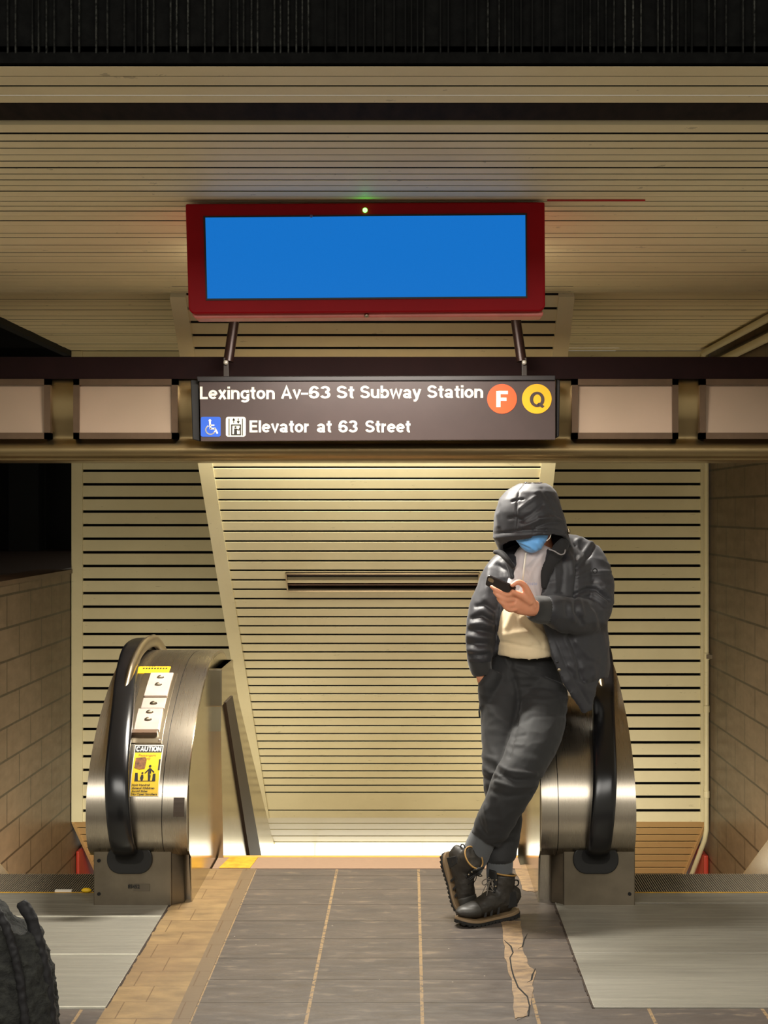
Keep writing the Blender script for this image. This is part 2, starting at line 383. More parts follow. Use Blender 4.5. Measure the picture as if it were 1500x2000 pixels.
# air slot in the centre panel
hx0, hx1 = sx(560), sx(935); T0, T1 = tcen(1118), tcen(1152)
ctr = q((T0+T1)/2, (hx0+hx1)/2)
vt = thing('air_grille', 'narrow dark air slot with metal rim in the middle cream slatted wall', 'vent', ctr)
def slabq(bm, t0, t1, s0, s1, up, th):
    p = [q(t0, s0), q(t0, s1), q(t1, s1), q(t1, s0)]; hexa(bm, [v+nrC*(up-th) for v in p]+[v+nrC*up for v in p])
bm = BM(); e = .0012; f_ = .004
slabq(bm, T0-e, T0+e, hx0, hx1, .012, .05); slabq(bm, T1-e, T1+e, hx0, hx1, .012, .05)
slabq(bm, T0, T1, hx0-f_/2, hx0+f_/2, .012, .05); slabq(bm, T0, T1, hx1-f_/2, hx1+f_/2, .012, .05); obj('rim', bm, M['steel'], vt)
bm = BM(); slabq(bm, T0+(T1-T0)*.42, T0+(T1-T0)*.58, hx0, hx1, .004, .03); obj('divider', bm, M['cream'], vt)
for k in (.2, .78):
    bm = BM(); slabq(bm, T0+(T1-T0)*(k-.03), T0+(T1-T0)*(k+.05), hx0, hx1, -.012, .01); obj('blade', bm, plain('brown_blade', (96, 66, 52), .5), vt)

# ---------------------------------------------------------------- side walls
bm = BM(); box(bm, 2.3, 2.5, 6.9, 19, -3, 3.4); struct(obj('wall_right', bm, M['tile']))
bm = BM(); box(bm, -2.8, -2.6, 6.9, 19, -3, 1.13); struct(obj('wall_left', bm, M['tile']))
bm = BM(); box(bm, -2.85, -2.585, 6.9, DS-.02, 1.13, 1.16); struct(obj('trim_5', bm, plain('ledge_cap', (84, 62, 46), .4)))
bm = BM(); box(bm, -7, -2.8, 6.9, 19, 1.08, 1.14); struct(obj('wall_left_ledge', bm, plain('dark_ledge', (60, 44, 36), .5)))
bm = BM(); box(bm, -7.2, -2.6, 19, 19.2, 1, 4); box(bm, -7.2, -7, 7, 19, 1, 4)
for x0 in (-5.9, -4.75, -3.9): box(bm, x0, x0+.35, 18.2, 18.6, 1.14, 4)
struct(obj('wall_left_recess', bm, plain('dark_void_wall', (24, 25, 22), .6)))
bm = BM(); box(bm, -7.2, -2.6, 6.8, 19.2, 3.2, 3.3); box(bm, -7.2, -2.62, 6.8, 11.8, 2.86, 3.0); struct(obj('ceiling_recess', bm, M['black_rib']))
bm = BM(); box(bm, -2.66, -2.6, 8.29, 11.8, 2.80, 3.1); struct(obj('trim_6', bm, M['gap']))
for nm, xa, xb in (('left', -2.598, -2.57), ('right', 2.262, 2.298)):
    bm = BM(); box(bm, xa, xb, 11.95 if nm == 'left' else 11.8, 12.5, -1.9, -1.04)
    tag(obj('fire_pipe', bm, M['redpipe'], bevel=.01), 'red painted pipe low down at the foot of the %s tiled wall' % nm, 'pipe')
# conduits right
cp = thing('electrical_conduit', 'cream painted conduit pipe running down the corner beside the right tiled wall', 'pipe', (2.26, 11.72, 0))
bm = BM(); tube(bm, [(2.262, 11.7, 2.8), (2.262, 11.7, -.82), (2.255, 11.73, -.90), (2.20, 12.35, -1.5)], .019, 12); obj('pipe', bm, M['cream'], cp, smooth=True)
for z in (.5, -.55, .1):
    bm = BM(); bmesh.ops.create_cone(bm, cap_ends=True, segments=14, radius1=.024, radius2=.024, depth=.05, matrix=Matrix.Translation((2.262, 11.7, z))); obj('coupling', bm, M['cream'], cp, smooth=True)
bm = BM(); box(bm, 2.255, 2.32, 11.67, 11.7, .485, .515); obj('clamp', bm, M['steel'], cp)
for k, (z, x, lb) in enumerate(((2.80, 2.22, 'upper of the two cream pipes under the ceiling along the right wall'), (2.70, 2.26, 'lower of the two cream pipes under the ceiling along the right wall'))):
    bm = BM(); tube(bm, [(x, 7.5, z), (x, 11.6, z), (x, 11.7, z-.06)], .028 if k else .024, 12)
    tag(obj('ceiling_pipe', bm, M['cream'], smooth=True), lb, 'pipe')

# ---------------------------------------------------------------- steel beam with display panels
prof = [(8.42, 2.40), (8.20, 2.40), (8.13, 2.36), (8.10, 2.29), (8.085, 2.20), (8.09, 2.10), (8.105, 2.04), (8.115, 1.99), (8.10, 1.955), (8.095, 1.92), (8.11, 1.885), (8.15, 1.868), (8.42, 1.868)]
bm = BM(); P = catmull(prof, 4); prism(bm, [(-4.6, p[0], p[1]) for p in P], (6.89, 0, 0))
struct(obj('trim_7', bm, M['beam'], smooth=True, angle=50))
bm = BM(); box(bm, -4.6, 2.29, 8.07, 8.40, 2.30, 2.415); struct(obj('trim_8', bm, plain('beam_top_dark_reflection', (30, 13, 13), .8, Specular_IOR_Level=.15)))  # dark reflection on the beam's upper face, put in as a coloured box
lb = ['beam display panel at the far left, cut by the picture edge', 'beam display panel just left of the station sign, with pinkish sheen', 'beam display panel just right of the station sign, warm beige', 'beam display panel at the far right, cut by the picture edge']
for k, (a, b) in enumerate(((-110, 98), (143, 347), (1117, 1325), (1367, 1575))):
    d = 8.055; x0, x1 = (a-CX)*d/F, (b-CX)*d/F; z0, z1 = pt(0, 857, d).z, pt(0, 740, d).z
    t = thing('light_box', lb[k], 'light box', ((x0+x1)/2, d, z0), 'blank panels set in the steel beam')
    bm = BM(); fw = .032
    for (X0, X1, Z0, Z1) in ((x0, x1, z1-fw, z1), (x0, x1, z0, z0+fw), (x0, x0+fw, z0, z1), (x1-fw, x1, z0, z1)):
        box(bm, X0, X1, d, 8.2, Z0, Z1)
    obj('frame', bm, plain('bronze_frame', (104, 84, 66), .35, .6) if k == 0 else bpy.data.materials['bronze_frame'], t)
    bm = BM(); prism(bm, [(x0+fw, 8.066, z0+fw), (x1-fw, 8.066, z0+fw), (x1-fw, 8.078, z1-fw), (x0+fw, 8.078, z1-fw)], (0, .02, 0))
    if k == 0:
        m = N('hazy_panel'); p = m.noise((1, 1, 1), 300, 2); g = m.noise((1, 1, 1), 2, 2)
        m.col(m.mix(g, lin((176, 152, 132)), lin((150, 132, 112)))); m.set(.3, .25); m.bump(p, .06, .002); hz = m.m
    obj('panel', bm, hz, t)

# ---------------------------------------------------------------- text helpers
def textmesh(s, size, bold=0.0, align='LEFT', spacing=1.0, word=1.0):
    cu = bpy.data.curves.new('t', 'FONT'); cu.body = s; cu.size = size; cu.offset = bold; cu.align_x = align
    cu.space_character = spacing; cu.space_word = word; cu.resolution_u = 4
    o = bpy.data.objects.new('t', cu); sc.collection.objects.link(o)
    dg = bpy.context.evaluated_depsgraph_get(); me = bpy.data.meshes.new_from_object(o.evaluated_get(dg))
    bpy.data.objects.remove(o); bpy.data.curves.remove(cu); return me
def flat_text(bm, s, x0, x1, ytop, ybase, d, cap=None, bold=.02):
    """letters filling px x0..x1, cap height from ytop to ybase, standing at depth d"""
    me = textmesh(s, 1, bold); vs = np.array([v.co[:] for v in me.vertices])
    caps = textmesh('H', 1, bold); hv = np.array([v.co[:] for v in caps.vertices]); H = hv[:, 1].max()
    mn, mx = vs[:, 0].min(), vs[:, 0].max()
    off = len(bm.verts)
    nv = [bm.verts.new(pt(x0+(v[0]-mn)/(mx-mn)*(x1-x0), ybase-v[1]/H*(ybase-ytop), d)) for v in vs]
    for p in me.polygons:
        try: bm.faces.new([nv[i] for i in p.vertices])
        except ValueError: pass
def flat(bm, px, d, th=.004):
    prism(bm, [pt(x, y, d) for x, y in px], (0, th, 0))
def disc(bm, cx, cy, r, d, th=.004, n=40, ri=0):
    if not ri: flat(bm, [(cx+r*math.cos(2*PI*i/n), cy+r*math.sin(2*PI*i/n)) for i in range(n)], d, th)
    else:
        for i in range(n):
            a, b = 2*PI*i/n, 2*PI*(i+1)/n
            flat(bm, [(cx+ri*math.cos(a), cy+ri*math.sin(a)), (cx+r*math.cos(a), cy+r*math.sin(a)), (cx+r*math.cos(b), cy+r*math.sin(b)), (cx+ri*math.cos(b), cy+ri*math.sin(b))], d, th)
def rrect(x0, y0, x1, y1, r, n=6):
    o = []
    for cx, cy, a in ((x1-r, y0+r, -PI/2), (x1-r, y1-r, 0), (x0+r, y1-r, PI/2), (x0+r, y0+r, PI)):
        for i in range(n+1): o.append((cx+r*math.cos(a+i*PI/2/n), cy+r*math.sin(a+i*PI/2/n)))
    return o
def stroke(bm, pts, w, d, th=.002):
    for (x0, y0), (x1, y1) in zip(pts, pts[1:]):
        L = math.hypot(x1-x0, y1-y0) or 1; nx, ny = -(y1-y0)/L*w/2, (x1-x0)/L*w/2; ex, ey = (x1-x0)/L*w*.25, (y1-y0)/L*w*.25
        flat(bm, [(x0+nx-ex, y0+ny-ey), (x1+nx+ex, y1+ny+ey), (x1-nx+ex, y1-ny+ey), (x0-nx-ex, y0-ny-ey)], d, th)


def _A(cx, cy, rx, ry, a0, a1, n=18):
    return [(cx+rx*math.cos(math.radians(a0+(a1-a0)*i/n)), cy+ry*math.sin(math.radians(a0+(a1-a0)*i/n))) for i in range(n+1)]
def glyph(c):
    e = _A(.3, .365, .215, .28, 0, 360, 28)
    return {
     'o': (.6, [e]), 'n': (.6, [[(.1, 0), (.1, .73)], [(.1, .40)]+_A(.3, .43, .2, .215, 180, 0)+[(.5, 0)]]),
     'u': (.6, [[(.5, .73), (.5, 0)], [(.1, .73)]+_A(.3, .30, .2, .215, 180, 360)]),
     'e': (.6, [[(.1, .365), (.515, .365)], _A(.3, .365, .215, .28, 0, 318, 26)]),
     'a': (.6, [_A(.275, .47, .185, .175, 165, 0)+[(.46, .12), (.5, .0)], _A(.27, .205, .18, .125, 0, 360, 22)]),
     'b': (.6, [[(.1, 0), (.1, 1)], e]), 'g': (.6, [[(.5, .73)]+_A(.29, -.03, .21, .155, 0, -155)], ) if False else (.6, [[(.5, .73), (.5, -.03)]+_A(.29, -.03, .21, .155, 0, -155), e]),
     'i': (.2, [[(.1, 0), (.1, .73)], [(.1, .84), (.1, 1)]]), 'l': (.2, [[(.1, 0), (.1, 1)]]),
     't': (.38, [[(.19, .95), (.19, .2)]+_A(.29, .19, .10, .11, 190, 290, 6), [(.02, .655), (.37, .655)]]),
     'x': (.56, [[(.08, .73), (.48, 0)], [(.48, .73), (.08, 0)]]), 'v': (.56, [[(.07, .73), (.28, .06), (.49, .73)]]),
     'w': (.84, [[(.07, .73), (.23, .06), (.42, .69), (.61, .06), (.77, .73)]]),
     'y': (.56, [[(.07, .73), (.29, .05)], [(.50, .73), (.27, -.08), (.19, -.18), (.07, -.185)]]),
     'r': (.38, [[(.1, 0), (.1, .73)], _A(.36, .40, .26, .245, 180, 95, 8)]),
     'S': (.68, [_A(.34, .715, .225, .2, 15, 235)+_A(.34, .29, .25, .205, 60, -165)]),
     'A': (.72, [[(.07, 0), (.36, .95), (.65, 0)], [(.18, .31), (.54, .31)]]), 'L': (.55, [[(.1, 1), (.1, .085), (.54, .085)]]),
     'E': (.6, [[(.1, 0), (.1, 1)], [(.1, .915), (.57, .915)], [(.1, .51), (.53, .51)], [(.1, .085), (.58, .085)]]),
     'F': (.58, [[(.1, 0), (.1, 1)], [(.1, .915), (.57, .915)], [(.1, .49), (.50, .49)]]),
     'Q': (.76, [_A(.38, .5, .29, .415, 0, 360, 30), [(.42, .24), (.70, .0)]]), 'O': (.76, [_A(.38, .5, .29, .415, 0, 360, 30)]),
     'C': (.72, [_A(.37, .5, .28, .415, 40, 320, 24)]), 'U': (.7, [[(.1, 1), (.1, .34)]+_A(.35, .34, .25, .255, 180, 360)+[(.6, 1)]]),
     'T': (.64, [[(.32, 0), (.32, .95)], [(.03, .915), (.61, .915)]]), 'I': (.2, [[(.1, 0), (.1, 1)]]),
     'N': (.7, [[(.1, 0), (.1, 1)], [(.1, .95), (.6, .05)], [(.6, 0), (.6, 1)]]),
     '6': (.6, [_A(.3, .31, .21, .225, 0, 360, 26), _A(.32, .5, .23, .415, 38, 180, 14)+[(.09, .31)]]),
     '3': (.6, [_A(.28, .715, .19, .2, 160, -85), _A(.28, .295, .215, .21, 88, -160)]),
    }[c]
def word_quads(s, w=.17):
    """constant-width strokes; returns total width and a list of quads in units of cap height"""
    x = 0; Q = []
    for c in s:
        W, L = glyph(c)
        for P in L:
            P = [Vector((a, b)) for a, b in P]; O = []
            closed = (P[0]-P[-1]).length < 1e-6
            for i, p in enumerate(P):
                a = P[i-1] if i else (P[-2] if closed else None); b = P[i+1] if i < len(P)-1 else (P[1] if closed else None)
                t1 = (p-a).normalized() if a is not None else None; t2 = (b-p).normalized() if b is not None else None
                t = ((t1 or t2)+(t2 or t1)).normalized() if (t1 and t2) else (t1 or t2)
                k = 1/max(.55, t.dot(t1)) if t1 and t2 else 1
                O.append(Vector((-t.y, t.x))*w/2*k)
            for i in range(len(P)-1):
                Q.append([(x+v.x, v.y) for v in (P[i]+O[i], P[i+1]+O[i+1], P[i+1]-O[i+1], P[i]-O[i])])
        x += W+.045
    return x-.045, Q
def grotesk(bm, s, x0, x1, ytop, ybase, d, w=.17):
    W, Q = word_quads(s, w)
    for i, q_ in enumerate(Q):
        prism(bm, [pt(x0+(a/W)*(x1-x0), ybase-b*(ybase-ytop), d-.0001*(i % 7)) for a, b in q_], (0, .002, 0))

# ---------------------------------------------------------------- station sign
DG = 7.9
st = thing('station_sign', 'long dark station name sign hung on two rods in front of the steel beam', 'sign', pt(737, 860, DG))
bm = BM(); flat(bm, [(389, 744), (1085, 744), (1085, 859), (392, 862)], DG, .05)
obj('panel', bm, plain('dark_sign_enamel', (62, 50, 48), .32, var=.06), st, bevel=.003)
bm = BM(); flat(bm, [(384, 735), (1085, 733), (1085, 743), (386, 745)], DG-.012, .08); obj('top_rail', bm, plain('black_rail', (40, 38, 40), .35), st, bevel=.004)
bm = BM(); flat(bm, [(372, 742), (388, 742), (390, 862), (376, 858)], DG+.03, .05); obj('end_cap', bm, M['darkpl'], st, bevel=.004)
bm = BM(); flat(bm, [(1086, 740), (1094, 742), (1092, 852), (1086, 856)], DG+.03, .05); obj('end_cap', bm, M['darkpl'], st, bevel=.004)
for s, x0, x1 in (('Lexington', 390, 537), ('Av', 549, 588), ('63', 603, 646), ('St', 657, 692), ('Subway', 703, 822), ('Station', 834, 944)):
    bm = BM(); yb = 779.5-(x0-391)*.0055
    grotesk(bm, s, x0, x1, yb-24.5, yb, DG-.002)
    obj('lettering', bm, M['white'], st)
bm = BM(); stroke(bm, [(589, 769), (601, 769)], 4, DG-.002, .001); obj('lettering', bm, M['white'], st)
for s, x0, x1 in (('Elevator', 487, 604), ('at', 619, 648), ('63', 661, 699), ('Street', 713, 802)):
    bm = BM(); grotesk(bm, s, x0, x1, 821, 844.5, DG-.002); obj('lettering', bm, M['white'], st)
for cx, col, ch in ((980.5, (236, 84, 32), 'F'), (1048.5, (226, 164, 20), 'Q')):
    bm = BM(); disc(bm, cx, 779, 29, DG-.003, .003); r_ = obj('route_bullet', bm, plain('bullet_'+ch, col, .35, var=.03), st)
    bm = BM(); grotesk(bm, ch, cx-(11 if ch == 'F' else 14), cx+(12 if ch == 'F' else 15), 764 if ch == 'F' else 765, 795, DG-.005, .21 if ch == 'F' else .17)
    obj('route_letter', bm, M['white'] if ch == 'F' else bpy.data.materials['dark_sign_enamel'], r_)
bm = BM(); flat(bm, rrect(392, 814, 431, 853, 4), DG-.003, .003); r_ = obj('wheelchair_pictogram', bm, plain('blue_pictogram', (38, 86, 190), .35, var=.03), st)
bm = BM(); D_ = DG-.005
disc(bm, 410, 821.5, 2.6, D_, .002, 16)
stroke(bm, [(410, 825), (411, 837)], 3.6, D_); stroke(bm, [(411, 837), (420, 837), (424.5, 846)], 3.2, D_); stroke(bm, [(411, 830.5), (418, 830.5)], 2.4, D_)
ar = [(411+9*math.cos(a), 839.5+8.6*math.sin(a)) for a in np.linspace(math.radians(20), math.radians(240), 18)]; stroke(bm, ar, 2.4, D_)
obj('symbol', bm, M['white'], r_)
bm = BM(); flat(bm, rrect(441, 814, 480, 853, 5), DG-.003, .003); r_ = obj('elevator_pictogram', bm, plain('pale_pictogram', (220, 212, 194), .4, var=.03), st)
bm = BM()
stroke(bm, [(447.5, 818), (447.5, 850)], 1.6, D_); stroke(bm, [(473.5, 818), (473.5, 850)], 1.6, D_)
for a, b in (((451.5, 829), (453.8, 850)), ((468.5, 829), (470.8, 850))): flat(bm, [(a[0], a[1]), (b[0], a[1]), (b[0], b[1]), (a[0], b[1])], D_, .002)
flat(bm, [(451.5, 829), (470.8, 829), (470.8, 831), (451.5, 831)], D_, .002)
flat(bm, [(452, 848), (470, 848), (470, 850), (452, 850)], D_, .002)
for x, sgn in ((456.5, -1), (465.5, 1)):
    stroke(bm, [(x, 817.5), (x, 826)], 1.4, D_); yb = 822-sgn*-4.2; flat(bm, [(x-3, yb-sgn*3.4), (x+3, yb-sgn*3.4), (x, yb+sgn*1.5)], D_, .002)
disc(bm, 460, 834.2, 1.9, D_, .002, 14); flat(bm, [(457.4, 837), (462.6, 837), (463, 848), (457, 848)], D_, .002); stroke(bm, [(462, 838.5), (467, 840), (468, 836)], 1.8, D_)
obj('symbol', bm, M['blackprint'], r_)
for xt, xb in ((457, 446), (1008, 1019)):
    bm = BM(); tube(bm, [Vector((pt(xt, 600, DG+.06).x, DG+.06, 2.77)), pt(xt, 630, DG+.06), pt(xb, 706, DG+.04)], .0265, 14)
    r_ = obj('hanger_rod', bm, plain('dark_brown_rod', (50, 30, 26), .35, .3) if 'dark_brown_rod' not in bpy.data.materials else bpy.data.materials['dark_brown_rod'], st, smooth=True)
    xx = xb-5 if xb < 800 else xb+5
    bm = BM(); flat(bm, [(xx-5, 698), (xx+5, 698), (xx+6, 740), (xx-5, 740)], DG+.02, .03); obj('bracket', bm, M['brown'], r_, bevel=.003)
    bm = BM(); ball(bm, pt(xx, 708, DG+.012), .013); obj('bolt', bm, plain('pale_bolt', (220, 214, 200), .3, .5) if 'pale_bolt' not in bpy.data.materials else bpy.data.materials['pale_bolt'], r_, smooth='all')

# ---------------------------------------------------------------- ceiling screen
DM = F/518
mt = thing('display_screen', 'wide red framed overhead screen showing plain blue, hung from the ceiling', 'screen', pt(714, 612, DM))
bm = BM(); out = [(361, 398), (1064, 394)]
r = 14
out = [(362, 398), (1064, 394.5)]+[(1065-r+r*math.cos(a), 608-r+r*math.sin(a)) for a in np.linspace(0, PI/2, 7)]+[(368+r+r*math.cos(a), 613-r+r*math.sin(a)) for a in np.linspace(PI/2, PI, 7)]
flat(bm, out, DM, .15); obj('housing', bm, M['red'], mt, bevel=.006)
bm = BM(); flat(bm, [(374, 612), (1062, 608), (1060, 618), (380, 622)], DM+.03, .11); obj('bottom_cover', bm, plain('pale_red_edge', (214, 120, 108), .4), mt, bevel=.006)
bm = BM(); flat(bm, [(397, 422), (1029, 416), (1030, 582), (402, 587)], DM-.004, .004); obj('bezel', bm, M['darkpl'], mt)
bm = BM(); flat(bm, [(401, 425), (1026, 420), (1027, 578.5), (405, 583)], DM-.006, .002)
m = N('blue_screen'); nz = m.noise((1, 1, 1), 400, 2); m.col(lin((4, 16, 32))); m.set(.7, 0, Specular_IOR_Level=.1)
m.put(m.b.inputs['Emission Color'], m.mix(nz, lin((18, 112, 198)), lin((24, 120, 212)))); m.b.inputs['Emission Strength'].default_value = .33
obj('screen', bm, m.m, mt)
bm = BM(); ball(bm, pt(713, 410.5, DM-.004), .009); obj('indicator_lamp', bm, emit('green_led', (70, 255, 60), 5), mt, smooth='all')
bm = BM(); ball(bm, pt(608, 422, DM-.006), .006); obj('sensor', bm, plain('sensor_grey', (110, 100, 130), .4), mt, smooth='all')
bm = BM(); ball(bm, pt(716, 616, DM+.022), .009); obj('lock', bm, M['steel'], mt, smooth='all')
bm = BM(); y0 = ZC+.003; box(bm, .52, .89, 5.80, 5.806, ZC-.006, ZC); tag(obj('cable', bm, plain('red_cable', (190, 30, 26), .5)), 'thin red cable along the ceiling right of the screen', 'cable')

# ---------------------------------------------------------------- escalators
NOSE = [(6.27, .20), (6.20, .25), (6.165, .34), (6.18, .46), (6.25, .58), (6.38, .70), (6.55, .80), (6.74, .885), (6.93, .935), (7.15, .95), (7.4, .925), (7.75, .78), (8.4, .40), (10.6, -.87)]
NP = np.array(catmull(NOSE, 10))
def nose_at(py):
    v = CY+F*(EYE-NP[:, 1])/NP[:, 0]; i0 = int(np.argmin(NP[:, 0])); top = int(np.argmax(NP[:, 1]))
    for i in range(2, top):
        if v[i] >= py >= v[i+1]:
            u = (v[i]-py)/(v[i]-v[i+1]+1e-9); p = NP[i]*(1-u)+NP[i+1]*u; t = NP[i+1]-NP[i]; t /= np.linalg.norm(t)
            return p, np.array((-t[1], t[0]))
    return NP[top], np.array((0, 1.))
def patch(bm, X0, X1, y0, y1, off, th, rows=8, xf=None):
    """curved slab lying on the newel nose between image rows y0 and y1, X0..X1 in metres"""
    G = []
    for i in range(rows+1):
        p, n = nose_at(y0+(y1-y0)*i/rows); n = n if n[0] < 0 or n[1] > .9 else -n
        o = [(X, p[0]+n[0]*k, p[1]+n[1]*k) for X in (X0, X1) for k in (off-th, off)]; G.append([bm.verts.new(v) for v in o])
    for a, b in zip(G, G[1:]):
        for i, j in ((0, 1), (1, 3), (3, 2), (2, 0)): bm.faces.new((a[i], a[j], b[j], b[i]))
    for g in (G[0], G[-1]): bm.faces.new((g[0], g[1], g[3], g[2]))
def nose_text(bm, s, X0, X1, yt, yb, off, bold=.02):
    me = textmesh(s, 1, bold); vs = np.array([v.co[:] for v in me.vertices]); hv = np.array([v.co[:] for v in textmesh('H', 1, bold).vertices]); H = hv[:, 1].max()
    mn, mx = vs[:, 0].min(), vs[:, 0].max(); nv = []
    for v in vs:
        p, n = nose_at(yb-v[1]/H*(yb-yt)); X = X0+(v[0]-mn)/(mx-mn)*(X1-X0); nv.append(bm.verts.new((X, p[0]+n[0]*off, p[1]+n[1]*off)))
    for p in me.polygons:
        try: bm.faces.new([nv[i] for i in p.vertices])
        except ValueError: pass
def nose_shape(bm, pts, off):   # pts in (X, image row)
    nv = []
    for X, y in pts: p, n = nose_at(y); nv.append(bm.verts.new((X, p[0]+n[0]*off, p[1]+n[1]*off)))
    bm.faces.new(nv)

def escalator(side, xin, xout, label):
    s = side   # -1 left, +1 right ; xin = face towards the stairs, xout = face towards the steps
    t = thing('escalator', label, 'escalator', ((xin+xout)/2, 6.25, 0))
    a, b = sorted((xin, xout))
    body = [(p[0], p[1]) for p in NP]+[(10.6, -1.7), (7.2, -.4), (6.34, .0), (6.34, .2)]
    # nose drum split in inner and main shell by a thin seam
    xs = xin+s*(.10 if s < 0 else .068)
    for (u, v, nm) in ((xin, xs-s*.0015, 'inner_cladding'), (xs+s*.0015, xout, 'balustrade')):
        bm = BM(); prism(bm, [(u, p[0], p[1]) for p in body], (v-u, 0, 0)); bmesh.ops.triangulate(bm, faces=[f for f in bm.faces if len(f.verts) > 6])
        obj(nm, bm, M['steel_nose'], t, smooth=True, angle=40, bevel=.008)
    bm = BM(); prism(bm, [(xs-s*.0016, p[0]+.006, p[1]-.004) for p in body], (s*.0032, 0, 0)); obj('seam', bm, M['darkpl'], t)
    # raised steel arch beside the handrail
    bm = BM(); sub = [p for p in NP if p[0] > 6.6 or p[1] > .86][0:]
    sub = [p for i, p in enumerate(NP) if i > 55 and p[0] < 9]
    x0 = xout-s*.07; path = []
    for i, p in enumerate(sub):
        k = min(1, i/12)*.045; path.append((x0-s*.02, p[0]-.02, p[1]+k))
    loft(bm, path, [(.03, .018)]*len(path), 12, 1, ref=(1, 0, 0)); obj('arch_trim', bm, M['steel'], t, smooth='all')
    # outer side cheek, polished, facing the stairs
    bm = BM(); prism(bm, [(xin+s*.002, p[0], p[1]-.012) for p in NP if p[0] > 6.2]+[(xin+s*.002, 10.6, -1.9), (xin+s*.002, 6.3, 0), (xin+s*.002, 6.25, .3)], (-s*.006, 0, 0))
    bmesh.ops.triangulate(bm, faces=[f for f in bm.faces if len(f.verts) > 6]); obj('side_panel', bm, M['steel_side'], t)
    # handrail
    hp = [(6.30, .23, .150), (6.19, .235, .152), (6.12, .30, .150), (6.105, .42, .140), (6.15, .55, .128), (6.27, .67, .116), (6.43, .78, .100), (6.6, .86, .078), (6.8, .93, .056), (7.0, .98, .044), (7.25, .985, .044), (7.5, .93, .044), (7.8, .80, .044), (8.4, .44, .044), (10.6, -.83, .044)]
    path = [(xout-s*h[2], h[0], h[1]) for h in hp]
    bm = BM(); loft(bm, path, [(.046, .017)]*len(path), 20, 8, ref=(1, 0, 0), pw=.7)
    # ref swaps axes: width must run across X
    bm.free(); bm = BM(); C = catmull(path, 8); rings = []
    for i, c in enumerate(C):
        tg = Vector(C[min(i+1, len(C)-1)]-C[max(i-1, 0)]).normalized(); sx_ = Vector((1, 0, 0)); sx_ = (sx_-tg*sx_.dot(tg)).normalized(); nn = sx_.cross(tg)
        ring = []
        for k in range(20):
            an = 2*PI*k/20; ca, sa = math.cos(an), math.sin(an)
            ring.append(bm.verts.new(Vector(c)+sx_*math.copysign(abs(ca)**.6, ca)*.048+nn*math.copysign(abs(sa)**.8, sa)*.022))
        rings.append(ring)
    for r0, r1 in zip(rings, rings[1:]):
        for k in range(20): bm.faces.new((r0[k], r0[(k+1) % 20], r1[(k+1) % 20], r1[k]))
    bm.faces.new(rings[0]); bm.faces.new(rings[-1]); obj('handrail', bm, M['rubber'], t, smooth='all')
    # base box
    bi, bo = (-.967, -1.283) if s < 0 else (.625, .915)
    u, v = sorted((bi, bo)); bm = BM(); box(bm, u, v, 6.235, 6.75, 0, .247); obj('base_box', bm, M['steel_base'], t, bevel=.004)
    bm = BM(); sk = xin+s*.012
    hexa(bm, [(bi, 6.25, 0), (bi-s*.0+s*-.045, 6.29, 0), (sk, 7.1, 0), (bi, 7.1, 0), (bi, 6.25, .245), (bi-s*.045, 6.29, .245), (sk, 7.1, .245), (bi, 7.1, .245)])
    obj('base_side', bm, M['steel_base'], t, bevel=.003)
    bm = BM(); box(bm, u+.02, v-.01, 6.236, 6.6, -.004, .006); obj('base_gap', bm, M['gap'], t)
    # rubber boot
    cx_, cz = xout-s*(.165 if s < 0 else .155), .195
    P0 = [(cx_+x, z) for x, z in [(p[0], p[1]) for p in rrect(-.092, cz-.062, .092, cz+.055, .055, 8)]]
    bm = BM(); prism(bm, [(x, 6.222, z) for x, z in P0], (0, .02, 0)); bo_ = obj('handrail_boot', bm, M['darkpl'], t, bevel=.004)
    P1 = [(cx_+(x-cx_)*.62, cz+(z-cz)*.55+.015) for x, z in P0]
    bm = BM(); prism(bm, [(x, 6.218, z) for x, z in P1], (0, .01, 0)); obj('boot_opening', bm, M['gap'], bo_)
    for (zz, xx) in ((.05, bo+(-s)*.022), (.185, bo+(-s)*.022)):
        if s > 0 and zz > .1: continue
        bm = BM(); bmesh.ops.create_cone(bm, cap_ends=True, segments=12, radius1=.007, radius2=.007, depth=.006, matrix=Matrix.Translation((xx, 6.233, zz)) @ Matrix.Rotation(PI/2, 4, 'X')); obj('bolt', bm, M['gap'], t)
    # floor plates with ridges
    px0, px1 = (-2.62, XL) if s < 0 else (XR, 2.4)
    cuts_ = [4.95, 5.54, 6.06, 6.44] if s < 0 else [4.95, 5.56, 6.27, 6.44]
    for c0, c1 in zip(cuts_, cuts_[1:]):
        bm = BM(); box(bm, px0, px1, c0+.002, c1-.002, -.03, .004); obj('floor_plate', bm, M['plate'], t, bevel=.0015)
    if s < 0:
        for c0 in cuts_[:3]:
            bm = BM(); box(bm, px0, px1, c0-.004, c0+.004, -.02, .0058); obj('joint_strip', bm, M['white_metal'], t)
    bm = BM(); box(bm, px0, px1, 4.94, 6.44, -.05, -.028); obj('plate_bed', bm, M['gap'], t)
    # comb, steps
    s0, s1 = (xout-1.02, xout-.01) if s < 0 else (xout+.01, xout+1.02)
    bm = BM(); box(bm, s0, s1, 6.441, 6.452, -.03, .004); obj('comb_plate', bm, M['ypaint'], t)
    stm = bpy.data.materials.get('step_metal') or plain('step_metal', (160, 148, 128), .35, .3, scale=(30, 1, 1))
    for k in range(9):
        y0 = 6.455+k*.40; z = -.012 if k == 0 else -.13-.21*(k-1)
        bm = BM(); box(bm, s0, s1, y0, y0+.395, z-.22, z-.004); sp_ = obj('step', bm, M['gap'], t); bm = BM(); x = s0
        nn = 100 if k < 2 else 50; wd = (s1-s0)/nn
        for j in range(nn): box(bm, s0+j*wd, s0+j*wd+wd*.42, y0, y0+.393, z-.005, z)
        obj('tread_ribs', bm, stm, sp_)
